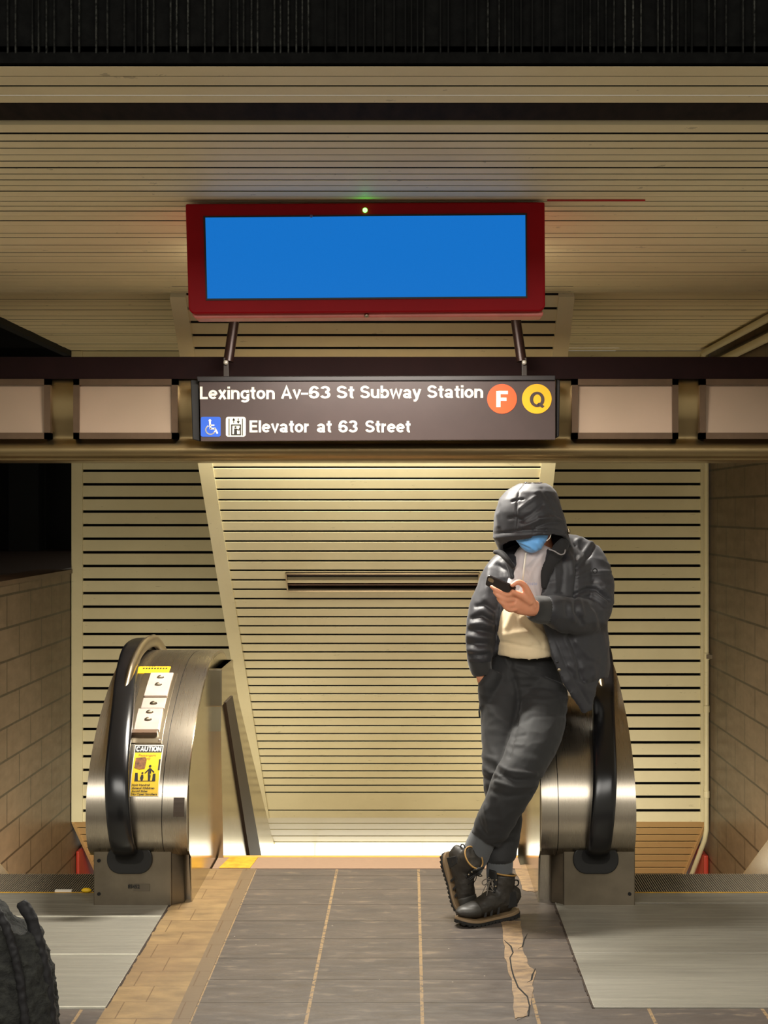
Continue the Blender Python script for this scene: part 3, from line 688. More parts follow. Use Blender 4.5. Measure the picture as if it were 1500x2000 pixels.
    # the balustrade on the far side of the steps
    fo = (s1 if s > 0 else s0); bm = BM()
    prism(bm, [(fo, 7.0, .33), (fo, 7.4, .30), (fo, 10.6, -1.38), (fo, 10.6, -2.2), (fo, 7.0, -.3)], (s*.22, 0, 0)); obj('outer_skirt', bm, M['steel_side'], t, bevel=.01)
    return t
EL = escalator(-1, -.895, -1.30, 'left escalator with brushed steel newel, black handrail and yellow caution stickers')
ER = escalator(1, .53, .91, 'right escalator newel with black handrail that the hooded man leans against')
# debris on comb of left escalator
bm = BM(); box(bm, -1.49, -1.42, 6.45, 6.47, .004, .012); tag(obj('paper_scrap', bm, M['white']), 'small white scrap lying on the comb of the left escalator', 'litter')
bm = BM(); ball(bm, (-1.355, 6.44, .014), (.022, .012, .010)); tag(obj('crumpled_wrapper', bm, M['yellow'], smooth='all'), 'small crumpled yellow wrapper on the comb of the left escalator', 'litter')
# key switch box and labels of the left newel
kp = BM(); patch(kp, -1.165, -1.02, 1316, 1452, .004, .006, 14); kpo = obj('switch_plate', kp, M['steel'], EL)
pale = plain('pale_plastic_cover', (206, 188, 176), .3, .3)
for y0, y1, xa, xb, th in ((1318, 1363, -1.135, -1.035, .012), (1366, 1386, -1.135, -1.035, .009), (1389, 1430, -1.142, -1.038, .016)):
    k = BM(); patch(k, xa, xb, y0, y1, th, th, 6); o = obj('switch_cover', k, pale, EL, bevel=.003)
    cy_ = (y0+y1)/2+2
    for q_ in ((.5, cy_), (.5, cy_-14) if th > .01 else (.5, cy_)):
        p, n = nose_at(q_[1]); X = xa+(xb-xa)*q_[0]
        k = BM(); ball(k, (X, p[0]+n[0]*th, p[1]+n[1]*th), (.016, .006, .012)); obj('key_cylinder', k, M['steel'], o, smooth='all')
k = BM(); patch(k, -1.146, -1.042, 1431, 1437, .02, .02, 2); obj('switch_cover', k, plain('brown_cover_edge', (110, 84, 62), .4), EL)
for X in (-1.155, -1.03):
    p, n = nose_at(1447); k = BM(); ball(k, (X, p[0]+n[0]*.004, p[1]+n[1]*.004), .005); obj('screw', k, pale, EL, smooth='all')
k = BM(); patch(k, -1.20, -1.06, 1303, 1316, .003, .003, 4); o = obj('warning_label', k, M['yellow'], EL)
k = BM()
for i in range(9): nose_shape(k, [(-1.18+i*.0125, 1308), (-1.172+i*.0125, 1308), (-1.172+i*.0125, 1306), (-1.18+i*.0125, 1306)], .0045)
obj('lettering', k, M['blackprint'], o)
k = BM(); patch(k, -1.183, -1.162, 1388, 1452, .003, .003, 6); o = obj('warning_label', k, M['yellow'], EL)
k = BM(); patch(k, -1.182, -1.163, 1424, 1452, .0035, .001, 4); obj('orange_field', k, M['orangeprint'], o)
k = BM(); nose_shape(k, [(-1.179, 1409), (-1.166, 1409), (-1.166, 1424), (-1.179, 1424)], .0045)
for y in (1429, 1435, 1441, 1447): nose_shape(k, [(-1.178, y), (-1.167, y), (-1.167, y+3), (-1.178, y+3)], .0045)
obj('lettering', k, M['blackprint'], o)
k = BM(); patch(k, -1.126, -1.010, 1456, 1556, .003, .003, 10); cl = obj('caution_sign', k, M['white'], EL); cl['label'] = 'yellow CAUTION sticker with a black header'
k = BM(); patch(k, -1.123, -1.013, 1471, 1555, .0036, .0008, 10); obj('yellow_field', k, M['yellow'], cl)
k = BM(); patch(k, -1.123, -1.013, 1457.5, 1470.5, .0036, .0008, 3); obj('black_header', k, M['blackprint'], cl)
k = BM(); W_, Q_ = word_quads('CAUTION', .2); [nose_shape(k, [(-1.119+a/W_*.102, 1468.7-b*9.4) for a, b in q_], .0048) for q_ in Q_]; obj('header_lettering', k, M['white'], cl)
k = BM(); nose_text(k, 'Passengers', -1.105, -1.035, 1474, 1478, .0044); nose_text(k, 'Only', -1.083, -1.055, 1480.5, 1484.5, .0044); obj('faded_lettering', k, plain('faded_print', (170, 130, 30), .6), cl)
k = BM()
for i, (s_, x1) in enumerate((('Hold Handrail', -1.047), ('Attend Children', -1.028), ('Avoid Sides', -1.055), ('No Open Strollers', -1.016))):
    nose_text(k, s_, -1.119, x1, 1531.5+i*6, 1535.5+i*6, .0044, .03)
# adult and child between two rails
c = lambda x, y: (-1.123+(x-150)/(515-150)*.11, 1280+y*.15)
for poly in ([(372, 1475), (395, 1475), (405, 1530), (398, 1640), (372, 1640), (360, 1530)], [(372, 1475), (380, 1495), (325, 1545), (315, 1535)], [(395, 1475), (388, 1495), (440, 1535), (450, 1525)],
             [(275, 1560), (300, 1560), (308, 1600), (298, 1640), (278, 1640), (262, 1600)], [(190, 1535), (225, 1535), (237, 1640), (190, 1640)], [(430, 1545), (465, 1545), (470, 1640), (425, 1640)], [(190, 1636), (470, 1636), (470, 1644), (190, 1644)]):
    nose_shape(k, [c(*p) for p in poly], .0044)
for hx, hy, hr in ((382, 1450, 18), (288, 1538, 14)): nose_shape(k, [c(hx+hr*math.cos(a), hy+hr*math.sin(a)) for a in np.linspace(0, 2*PI, 13)[:-1]], .0044)
nose_shape(k, [c(490, 1360), c(514, 1360), c(514, 1500), c(490, 1500)], .0044)
obj('symbol', k, M['blackprint'], cl)
k = BM(); nose_shape(k, [c(175, 1345), c(300, 1330), c(325, 1370), c(315, 1480), c(240, 1490), c(172, 1470)], .0048); obj('scraped_spot', k, plain('scraped_brown', (150, 96, 50), .6, sc=60, var=.35), cl)
k = BM(); box(k, -1.12, -1.055, 6.231, 6.236, .062, .090); o = obj('id_plate', k, plain('grey_id_plate', (92, 82, 66), .5), EL)
k = BM(); me = None; flat_text(k, 'ES452', 250, 273, 1728, 1735, 6.229, bold=.03); obj('lettering', k, M['blackprint'], o)
k = BM(); patch(k, -.948, -.905, 1558, 1595, .004, .004, 4); obj('dark_patch', k, plain('dark_tape', (70, 56, 42), .6), EL)

# ---------------------------------------------------------------- stair guards
def guard(x, s, label):
    t = thing('stair_guard', label, 'guard rail', (x, 7.3, 0))
    bm = BM(); prism(bm, [(x, 7.0, .60), (x, 7.02, .885), (x, 7.44, .885), (x, 8.96, -.36), (x, 10.4, -1.54), (x, 10.4, -2.4), (x, 7.14, -.3)], (s*.031, 0, 0)); obj('side_panel', bm, M['steel_side'], t)
    e = -s
    bm = BM(); prism(bm, [(x, 6.98, .885), (x, 7.44, .885), (x, 7.44, .73), (x, 7.30, .715), (x, 6.98, .715)], (s*.055, 0, 0)); bmesh.ops.translate(bm, verts=bm.verts, vec=(e*.006, 0, 0)); obj('rail_box', bm, M['steel_side'], t, bevel=.004)
    bm = BM(); prism(bm, [(x+e*.012, 7.10, .72), (x+e*.012, 7.36, .72), (x+e*.012, 8.80, -.375), (x+e*.012, 10.2, -1.5), (x+e*.012, 10.0, -1.6), (x+e*.012, 8.15, -.22)], (s*.02, 0, 0)); obj('rail_gap_shade', bm, M['brown'], t)  # dark brown strip stands in for shade in the gap under the rail
    return t
guard(-.86, -1, 'polished steel stair side with a sloping brown strip of painted shade beside the left escalator newel')
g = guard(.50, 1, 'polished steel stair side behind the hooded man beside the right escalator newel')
bm = BM(); prism(bm, [(.495, 7.45, .0), (.495, 7.62, .25), (.495, 7.85, -.6), (.495, 7.7, -.6)], (-.006, 0, 0)); obj('yellow_strip', bm, M['yellow'], g)

# ---------------------------------------------------------------- the hooded man
def bake(o):
    dg = bpy.context.evaluated_depsgraph_get(); dg.update(); me = bpy.data.meshes.new_from_object(o.evaluated_get(dg))
    for mt_ in list(o.data.materials): pass
    o.modifiers.clear(); old = o.data; o.data = me; me.name = old.name
    for p in me.polygons: p.use_smooth = True
def fuse(name, bm, mat, parent, vox=.007, smooth=6, folds=(), nz=(0, 1, (1, 1, 1)), fac=.5):
    bmesh.ops.recalc_face_normals(bm, faces=bm.faces)
    o = obj(name, bm, mat, parent); pm = o.matrix_parent_inverse.copy()
    r_ = o.modifiers.new('r', 'REMESH'); r_.mode = 'VOXEL'; r_.voxel_size = vox; r_.adaptivity = 0
    sm = o.modifiers.new('s', 'SMOOTH'); sm.factor = fac; sm.iterations = smooth
    bake(o); me = o.data; n = len(me.vertices)
    co_ = np.empty(n*3); me.vertices.foreach_get('co', co_); co_ = co_.reshape(-1, 3)
    nr_ = np.empty(n*3); me.vertex_normals.foreach_get('vector', nr_); nr_ = nr_.reshape(-1, 3)
    x, y = proj(co_); disp = np.zeros(n); face = np.clip(.35-nr_[:, 1]*1.2, 0, 1)
    for f in folds:
        pts_, wd, am = f[:-2], f[-2], f[-1]; best = np.full(n, 1e9)
        for (x0, y0), (x1, y1) in zip(pts_, pts_[1:]):
            L2 = (x1-x0)**2+(y1-y0)**2+1e-9; u = np.clip(((x-x0)*(x1-x0)+(y-y0)*(y1-y0))/L2, 0, 1)
            best = np.minimum(best, np.hypot(x-x0-u*(x1-x0), y-y0-u*(y1-y0)))
        disp += am*(.0013 if name != 'sweatshirt' else .0012)*np.exp(-(best/wd)**2)*face
    if nz[0]:
        am, scl, st_ = nz; S = np.array(st_)*scl; q_ = co_*S
        disp += np.array([am*((1-abs(noise.noise(v)))**3-.5+.35*noise.noise(Vector(v)*2.7)) for v in map(Vector, q_)])
    co_ += nr_*disp[:, None]; me.vertices.foreach_set('co', co_.reshape(-1)); me.update()
    return o
def lp(bm, L, n=20, m=5, **k):   # L: (px, py, d, ra_px, rb_px)
    loft(bm, [pt(*l[:3]) for l in L], [(l[3]*l[2]/F, (l[4] if len(l) > 4 else l[3])*l[2]/F) for l in L], n, m, **k)
def c1(*P): return [(830+u*.2933, 920+v*.2933) for u, v in P]
def c2(*P): return [(830+u*.2933, 1380+v*.2933) for u, v in P]
def c8(*P): return [(940+u*.1867, 930+v*.1867) for u, v in P]
def fabric(name, c, rough=.6, weave=900, sheen=.3, **k):
    m = N(name); c = lin(c); g = m.noise((1, 1, 1), 12, 5); h = m.noise((1, 1, 1), weave, 2)
    m.col(m.mix(g, tuple(v*.85 for v in c), c)); m.set(rough, 0, Sheen_Weight=sheen, **k); m.bump(h, .12, .002); return m.m
NY = fabric('dark_nylon', (39, 39, 44), .52, 260, .12)
NYD = fabric('black_lining', (17, 16, 18), .8, 500, .1)
RIB = fabric('ribbed_cuff', (28, 27, 25), .8)
PAN = fabric('charcoal_jersey', (25, 25, 26), .75, 900, .12)
SW = fabric('cream_sweatshirt', (222, 202, 164), .75)
SHT = fabric('pale_grey_shirt', (206, 196, 196), .75)
m = N('skin'); g = m.noise((1, 1, 1), 20, 4); m.col(m.mix(g, lin((196, 128, 94)), lin((220, 154, 120)))); m.set(.5, 0, Subsurface_Weight=.15, Subsurface_Scale=.02); SKIN = m.m
man = thing('person', 'person in dark hooded jacket and blue mask leaning on the right escalator newel', 'person', (.42, 6.05, 0))
# body -------------------------------------------------------------
bm = BM()
lp(bm, [(1030, 1300, 6.38, 50, 45), (1038, 1240, 6.38, 52, 42), (1050, 1170, 6.38, 62, 46), (1058, 1110, 6.40, 64, 42), (1060, 1085, 6.40, 36, 30), (1056, 1065, 6.38, 24, 24), (1048, 1035, 6.31, 26, 28)])
R = Matrix.Rotation(math.radians(-38), 3, 'X')
ball(bm, pt(1040, 1003, 6.315), (.072, .093, .105), 20, 14, rot=R)              # skull
ball(bm, pt(1036, 1032, 6.275), (.050, .062, .062), 16, 12, rot=R)              # jaw
ball(bm, pt(1034, 1020, 6.215), (.014, .026, .018), 10, 8, rot=R)              # nose
for e in (-1, 1): ball(bm, pt(1040+e*31, 1012, 6.33), (.010, .018, .030), 10, 8, rot=R)   # ears
lp(bm, [(1022, 1290, 6.38, 60, 44), (1022, 1350, 6.37, 66, 48)])
lp(bm, [(1056, 1350, 6.36, 36, 36), (1050, 1430, 6.2, 36, 36), (1008, 1520, 6.03, 27, 27), (985, 1570, 6.02, 25, 25), (958, 1625, 6.05, 14, 14), (930, 1682, 6.08, 12, 12), (908, 1712, 6.09, 9, 9), (908, 1745, 6.08, 7, 7)])
lp(bm, [(990, 1350, 6.36, 36, 36), (982, 1430, 6.27, 30, 30), (977, 1530, 6.18, 24, 24), (983, 1600, 6.1, 25, 25), (979, 1670, 6.09, 13, 13), (975, 1740, 6.075, 12, 12), (960, 1778, 6.04, 10, 9), (925, 1792, 5.98, 8, 6)])
lp(bm, [(1085, 1085, 6.42, 28, 24), (1140, 1098, 6.42, 26, 24), (1160, 1150, 6.38, 23, 23), (1158, 1198, 6.3, 21, 21), (1110, 1202, 6.19, 18, 18), (1062, 1192, 6.08, 13, 13), (1046, 1188, 6.05, 12, 13)])
lp(bm, [(1040, 1085, 6.42, 28, 24), (990, 1105, 6.4, 24, 22), (962, 1170, 6.36, 21, 21), (944, 1240, 6.32, 18, 18), (938, 1295, 6.30, 11, 12), (939, 1318, 6.275, 10, 8), (950, 1342, 6.31, 13, 8), (962, 1362, 6.31, 12, 7)])
# phone hand
HD = 6.0
lp(bm, [(1052, 1190, 6.05, 13, 14), (1036, 1186, 6.02, 18, 11), (1018, 1180, 6.0, 21, 9), (1004, 1175, 5.985, 20, 8)], 16, 4)
for L in ([(1008, 1160, 5.985), (988, 1162, 5.955), (970, 1153, 5.945), (960, 1146, 5.955)], [(1006, 1170, 5.985), (988, 1172, 5.955), (974, 1165, 5.945), (966, 1157, 5.95)],
          [(1006, 1181, 5.985), (991, 1183, 5.96), (979, 1176, 5.95), (973, 1169, 5.955)], [(1010, 1190, 5.99), (996, 1192, 5.965), (986, 1186, 5.955), (982, 1180, 5.96)]):
    i = L[0][1]; r0 = 5.2 if i < 1188 else 4.4
    lp(bm, [(*L[0], r0), (*L[1], r0), (*L[2], r0*.9), (*L[3], r0*.72)], 12, 4); ball(bm, pt(*L[3]), r0*.74*6/F, 10, 8)
lp(bm, [(1040, 1184, 6.02, 11), (1032, 1162, 5.99, 9), (1024, 1144, 5.97, 6.5), (1012, 1137, 5.955, 5.6), (1001, 1143, 5.95, 4.6)], 12, 4); ball(bm, pt(1001, 1143, 5.95), .0092, 10, 8)
lp(bm, [(1036, 1176, 6.0, 9), (1016, 1163, 5.975, 7), (998, 1155, 5.96, 5.5)], 12, 4)
body = fuse('body', bm, SKIN, man, .0042, 3)
for e in (-1, 1):
    k = BM(); ball(k, pt(1036+e*15, 1008, 6.228), .011, 12, 8); obj('eye', k, M['white'], man, smooth='all')
# trousers ---------------------------------------------------------
bm = BM()
lp(bm, [(1027, 1266, 6.37, 57, 52), (1025, 1290, 6.37, 64, 56), (1022, 1325, 6.37, 76, 60), (1020, 1360, 6.36, 84, 60), (1024, 1392, 6.34, 72, 52)], 28)
lp(bm, [(1062, 1350, 6.34, 48, 52), (1055, 1400, 6.26, 51, 50), (1046, 1440, 6.17, 49, 47), (1022, 1494, 6.06, 44, 42), (1003, 1532, 6.02, 44, 40), (985, 1570, 6.02, 40, 36), (966, 1605, 6.03, 37, 32), (955, 1628, 6.05, 34, 29), (947, 1642, 6.05, 30, 26)], 24)
lp(bm, [(986, 1345, 6.36, 46, 50), (981, 1400, 6.29, 42, 46), (979, 1450, 6.23, 38, 42), (978, 1510, 6.17, 36, 40), (984, 1560, 6.14, 36, 36), (985, 1610, 6.12, 34, 34), (980, 1655, 6.10, 31, 32), (977, 1672, 6.09, 30, 30), (977, 1682, 6.09, 26, 27)], 24)
lp(bm, [(966, 1312, 6.30, 20, 24), (955, 1335, 6.29, 20, 24), (953, 1358, 6.29, 19, 22), (958, 1385, 6.29, 20, 18)], 14)
PF = [(*c1((480, 1200), (400, 1290), (350, 1350)), 3.5, -5), (*c1((520, 1210), (560, 1300), (700, 1350)), 4, 5), (*c1((620, 1290), (740, 1300), (850, 1330)), 4, -5), (*c1((600, 1370), (760, 1370), (900, 1430)), 5, 5),
      (*c1((640, 1440), (780, 1440), (920, 1470)), 4, -4), (*c1((640, 1510), (780, 1530), (940, 1520)), 5, 5), (*c1((630, 1580), (760, 1600), (940, 1620)), 5, -3), (*c1((600, 1380), (625, 1520), (600, 1690)), 5, -9),
      (*c1((560, 1230), (590, 1390)), 6, -6), (*c1((400, 1420), (430, 1600), (560, 1690)), 7, 4), (*c1((480, 1200), (650, 1250), (830, 1255)), 3, -4),
      (*c2((620, 60), (600, 160), (560, 330)), 4, -7), (*c2((640, 110), (720, 60), (930, 60)), 5, -4), (*c2((590, 200), (660, 190)), 4, -4), (*c2((575, 250), (650, 260)), 4, 4), (*c2((500, 400), (560, 430), (740, 450)), 4, 5), (*c2((500, 450), (600, 490), (770, 490)), 4, -7),
      (*c2((470, 500), (600, 540), (740, 530)), 4, 5), (*c2((440, 560), (540, 600), (700, 580)), 5, -4), (*c2((400, 660), (420, 760), (430, 830)), 5, 6), (*c2((350, 720), (370, 800), (400, 840)), 4, -5), (*c2((500, 640), (520, 760)), 6, 4),
      (*c2((390, 400), (430, 440), (500, 460)), 4, 5), (*c2((385, 470), (430, 490), (470, 470)), 4, -6), (*c2((400, 330), (500, 380)), 7, 4), (*c2((400, 160), (420, 260), (480, 340)), 7, 3), (*c2((400, 930), (580, 900)), 4, -4), (*c2((410, 880), (600, 860)), 4, 3)]
fuse('trousers', bm, PAN, man, .0065, 5, PF, (.004, 9, (1, 1, 1.8)))
k = BM(); tube(k, [pt(938, 1375, 6.28), pt(936, 1390, 6.27), pt(937, 1402, 6.27)], .004, 8); obj('drawcord', k, M['darkpl'], man)
# sweatshirt and shirt ----------------------------------------------
bm = BM()
lp(bm, [(1024, 1184, 6.325, 46, 44), (1022, 1205, 6.32, 52, 50), (1023, 1235, 6.315, 55, 53), (1025, 1258, 6.315, 56, 54), (1026, 1266, 6.32, 58, 56), (1028, 1280, 6.32, 57, 55)], 28)
for v in bm.verts:
    x, y = proj(np.array([v.co[:]])); k_ = (x[0]-1026)/55; v.co.z -= .018*k_*max(0, min(1, (y[0]-1200)/60))
SF = [((972, 1252), (1020, 1262), (1076, 1272), 2.5, -5), ((1000, 1198), (990, 1225), 6, 5), ((1010, 1195), (1030, 1225), (1060, 1255), 5, -7), ((1024, 1195), (1045, 1225), (1062, 1240), 4, 6), ((985, 1240), (1030, 1235), 7, 5), ((1040, 1260), (1062, 1262), 3, -4), ((1020, 1205), (1040, 1200), 4, 5)]
fuse('sweatshirt', bm, SW, man, .006, 4, SF, (.003, 10, (1, 1, 1)))
bm = BM()
lp(bm, [(1052, 1070, 6.36, 30, 30), (1046, 1090, 6.345, 42, 38), (1040, 1120, 6.335, 48, 46), (1032, 1150, 6.33, 50, 47), (1028, 1192, 6.325, 48, 46)], 26)
TF = [((1060, 1082), (1040, 1110), (1020, 1160), 5, 5), ((1050, 1080), (1030, 1100), 4, -5), ((1022, 1085), (1012, 1150), 4, -5), ((1030, 1110), (1045, 1160), 4, 4)]
sh = fuse('shirt', bm, SHT, man, .006, 4, TF, (.003, 12, (1, 1, .5)))
k = BM(); tube(k, [pt(1027, 1080, 6.19), pt(1024, 1105, 6.175), pt(1021, 1135, 6.168)], .0035, 8); obj('drawstring', k, M['white'], man, smooth='all')
k = BM(); flat_text(k, 'Create', 1024, 1049, 1136, 1143, 6.165, bold=.0); obj('print', k, plain('faded_blue_print', (150, 156, 190), .7), man)
# jacket --------------------------------------------------------------
def tab(T, y):
    Y = [r[0] for r in T]; return [float(np.interp(y, Y, [r[i] for r in T])) for i in range(1, len(T[0]))]
def shell(bm, T, O, top, bot, th, nu=64, nv=40):
    G = ([], [])
    for iu in range(nu+1):
        u = iu/nu; yt, yb = float(np.interp(u, top[0], top[1])), float(np.interp(u, bot[0], bot[1])); cols = ([], [])
        for iv in range(nv+1):
            y = yt+(yb-yt)*iv/nv; cx_, a, dc, b = tab(T, y)
            if O: xl, xr = tab(O, y); pL = math.asin(max(-1, min(1, (xl-cx_)/a))); pR = math.asin(max(-1, min(1, (xr-cx_)/a)))
            else: pL = pR = 0
            ph = pR+(pL+2*PI-pR)*u
            for j in (0, 1):
                bb = b-th*j; aa = a-th*j*F/dc
                cols[j].append(bm.verts.new(pt(cx_+aa*math.sin(ph), y, dc-bb*math.cos(ph))))
        for j in (0, 1): G[j].append(cols[j])
    for j in (0, 1):
        for a, b in zip(G[j], G[j][1:]):
            for i in range(nv): bm.faces.new((a[i], a[i+1], b[i+1], b[i]))
    for e in (0, nv):
        for i in range(nu): bm.faces.new((G[0][i][e], G[0][i+1][e], G[1][i+1][e], G[1][i][e]))
    for e in (0, nu):
        for i in range(nv): bm.faces.new((G[0][e][i], G[0][e][i+1], G[1][e][i+1], G[1][e][i]))
bm = BM()
JT = [(1055, 1070, 50, 6.42, .09), (1075, 1066, 74, 6.41, .13), (1100, 1066, 96, 6.40, .165), (1150, 1068, 108, 6.40, .185), (1200, 1069, 116, 6.39, .19), (1250, 1071, 119, 6.39, .195), (1300, 1073, 118, 6.385, .20), (1400, 1078, 112, 6.38, .20)]
JO = [(1060, 1012, 1066), (1090, 1007, 1066), (1130, 1002, 1062), (1180, 988, 1052), (1210, 984, 1057), (1240, 976, 1066), (1270, 972, 1074), (1300, 970, 1084), (1340, 966, 1105), (1392, 960, 1142)]
shell(bm, JT, JO, ([0, .2, .5, .8, 1], [1072, 1060, 1052, 1070, 1085]), ([0, .06, .16, .3, .5, .8, .93, 1], [1394, 1386, 1330, 1318, 1320, 1310, 1290, 1272]), .020)
lp(bm, [(1075, 1062, 6.42, 16, 20), (1100, 1066, 6.42, 26, 24), (1142, 1092, 6.42, 37, 34), (1160, 1135, 6.38, 38, 36), (1163, 1175, 6.34, 36, 36), (1151, 1203, 6.29, 35, 35), (1115, 1203, 6.2, 36, 34), (1078, 1193, 6.12, 30, 30), (1063, 1190, 6.1, 26, 27)], 24)
lp(bm, [(1030, 1078, 6.42, 16, 16), (1003, 1090, 6.4, 24, 24), (980, 1116, 6.39, 31, 30), (962, 1160, 6.36, 35, 34), (948, 1205, 6.33, 35, 34), (940, 1245, 6.31, 30, 30), (937, 1275, 6.3, 27, 27), (936, 1292, 6.3, 23, 24)], 24)
JF = [(*c8((985, 720), (1000, 960), (975, 1250)), 3, -7), (*c8((1010, 960), (1110, 850), (1210, 700)), 4, -6), (*c8((1000, 900), (1080, 790), (1150, 690)), 4, 5), (*c8((1010, 1060), (1100, 1010), (1240, 1000), (1370, 1000)), 3, 4), (*c8((1010, 1075), (1100, 1028), (1240, 1016), (1370, 1016)), 2.5, -3),
      (*c8((990, 1240), (1090, 1180), (1200, 1190), (1330, 1290)), 4, -9), (*c8((1010, 1190), (1100, 1140), (1230, 1130)), 6, 5), (*c8((1030, 1240), (1150, 1220), (1300, 1310)), 5, 7), (*c8((980, 1270), (1000, 1420), (1060, 1540)), 4, -7), (*c8((1020, 1290), (1060, 1450)), 5, 6), (*c8((930, 1330), (950, 1440), (970, 1520)), 4, 5), (*c8((890, 1350), (900, 1450)), 4, -4),
      (*c8((1160, 1370), (1230, 1440), (1260, 1590)), 5, -5), (*c8((1240, 1180), (1330, 1220), (1380, 1320)), 5, 5), (*c8((1230, 1420), (1330, 1390)), 5, 4), (*c8((1100, 1320), (1180, 1420), (1200, 1560)), 5, 4),
      (*c8((1090, 620), (1000, 680), (990, 800)), 4, 5), (*c8((880, 760), (940, 860), (960, 1020)), 5, 5), (*c8((850, 840), (860, 1000), (840, 1200)), 5, -5), (*c8((760, 900), (780, 1200)), 4, 4), (*c8((700, 960), (680, 1120), (640, 1200)), 3, -4),
      (*c1((860, 1090), (940, 1290), (1100, 1560)), 2.5, -4), (*c1((900, 1060), (960, 1180), (1000, 1290)), 5, 5), (*c1((960, 1100), (1020, 1260), (1040, 1380)), 5, -6), (*c1((1010, 1140), (1090, 1240), (1150, 1260)), 5, 5), (*c1((1060, 1400), (1090, 1420), (1180, 1390)), 3, -5), (*c1((1030, 1330), (1060, 1400)), 3, -4), (*c1((1180, 1100), (1210, 1250), (1190, 1370)), 6, 5), (*c1((960, 1300), (1000, 1330)), 4, 5), (*c1((1120, 1300), (1130, 1380)), 5, 4),
      (*c1((340, 900), (400, 890), (460, 930)), 4, -6), (*c1((310, 980), (380, 960), (450, 1000)), 4, -7), (*c1((310, 1020), (380, 1010), (450, 1030)), 4, 6), (*c1((295, 1060), (370, 1060), (445, 1080)), 4, -7), (*c1((290, 1100), (360, 1110), (440, 1110)), 5, 6), (*c1((285, 1150), (360, 1150), (440, 1160)), 4, -6), (*c1((290, 1190), (360, 1200), (430, 1190)), 5, 6), (*c1((300, 1225), (400, 1225)), 3, -6),
      (*c1((430, 650), (420, 760), (400, 850)), 7, 5), (*c1((480, 620), (540, 660), (560, 760)), 4, -6), (*c1((470, 950), (480, 1150)), 2.5, -5), (*c1((500, 900), (490, 1150)), 2.5, 4), (*c1((540, 560), (560, 650), (590, 720)), 3, 5)]
jk = fuse('jacket', bm, NY, man, .0065, 4, JF, (.005, 8, (1, 1, 1.6)))
# cuffs
for L in ([(1070, 1192, 6.11, 27, 27), (1058, 1191, 6.09, 28, 27), (1046, 1189, 6.06, 26, 25), (1040, 1188, 6.05, 23, 23)], [(936, 1286, 6.30, 24, 24), (938, 1300, 6.295, 22, 22), (941, 1312, 6.29, 20, 20), (942, 1317, 6.29, 18, 18)]):
    k = BM(); R_ = loft(k, [pt(*l[:3]) for l in L], [(l[3]*l[2]/F, l[4]*l[2]/F) for l in L], 60, 5)
    for ring in R_:
        c_ = sum((v.co for v in ring), Vector())/len(ring)
        for i, v in enumerate(ring):
            if i % 2: v.co = c_+(v.co-c_)*.955
    obj('cuff', k, RIB, man, smooth='all')
for x, y, d in ((1088, 1293, 6.205), (1136, 1377, 6.235), (1092, 1308, 6.205)):
    k = BM(); ball(k, pt(x, y, d-.012), (.008, .005, .008)); obj('snap_button', k, M['steel'] if y != 1293 else M['darkpl'], man, smooth='all')
# round badge on the upper sleeve and specks of white on the elbow
k = BM(); disc(k, 1162, 1115, 5.5, 6.262, .004, 20, 3.2); obj('round_badge', k, NYD, man)
# collar
k = BM(); loft(k, [pt(1004, 1110, 6.23), pt(990, 1092, 6.24), pt(978, 1080, 6.27), pt(965, 1078, 6.30)], [(.009, .022), (.012, .018), (.013, .012), (.009, .009)], 14, 5); fuse('collar', k, NYD, man, .004, 3)
k = BM(); loft(k, [pt(1062, 1150, 6.21), pt(1066, 1120, 6.215), pt(1078, 1094, 6.22), pt(1092, 1074, 6.24), pt(1104, 1058, 6.28)], [(.010, .006), (.022, .007), (.026, .009), (.030, .012), (.024, .014)], 14, 5); fuse('collar', k, NYD, man, .004, 3)
k = BM(); tube(k, catmull([tuple(pt(1072, 1073, 6.20)), tuple(pt(1082, 1076, 6.19)), tuple(pt(1094, 1083, 6.19)), tuple(pt(1102, 1081, 6.2)), tuple(pt(1104, 1074, 6.22))], 4), .0028, 8); obj('hood_cord', k, plain('pale_grey_cord', (150, 146, 146), .6), man, smooth='all')
# hood
bm = BM()
HT = [(941, 1040, 8, 6.31, .03), (944, 1040, 26, 6.31, .06), (950, 1040, 38, 6.31, .085), (960, 1037, 50, 6.31, .11), (975, 1034, 59, 6.31, .125), (1000, 1033, 66.5, 6.31, .14), (1030, 1036, 72, 6.32, .15), (1050, 1038, 75, 6.33, .155), (1062, 1042, 74, 6.34, .155), (1080, 1048, 70, 6.36, .14), (1100, 1052, 66, 6.38, .13)]
shell(bm, HT, None, ([0, 1], [941, 941]), ([0, .1, .17, .22, .3, .5, .7, .78, .83, .90, 1], [1047, 1043, 1046, 1066, 1078, 1084, 1084, 1078, 1064, 1056, 1052]), .014, 72, 44)
HF = [(*c8((470, 60), (400, 150), (372, 250), (365, 400), (360, 560)), 1.8, -4), (*c8((320, 262), (380, 240), (440, 242)), 2, -6), (*c8((400, 340), (480, 280), (560, 220)), 4, 4), (*c8((400, 470), (520, 400), (640, 300)), 4, -4), (*c8((430, 530), (600, 460), (700, 440)), 3.5, 5), (*c8((560, 540), (700, 490), (860, 480)), 3, -6), (*c8((600, 440), (760, 430), (870, 475)), 3, 5), (*c8((700, 370), (780, 400), (840, 440)), 3, -4),
      (*c8((640, 130), (740, 280), (820, 400)), 5, -4), (*c8((290, 440), (370, 430), (430, 470)), 3, -4), (*c8((130, 598), (250, 588), (430, 568), (640, 560), (780, 570), (900, 610)), 1.8, -5), (*c8((130, 640), (300, 630), (600, 600), (880, 615)), 3.5, 4), (*c8((170, 400), (180, 520)), 4, 4), (*c8((540, 600), (560, 560)), 2, -3), (*c8((640, 595), (680, 560)), 2, -3)]
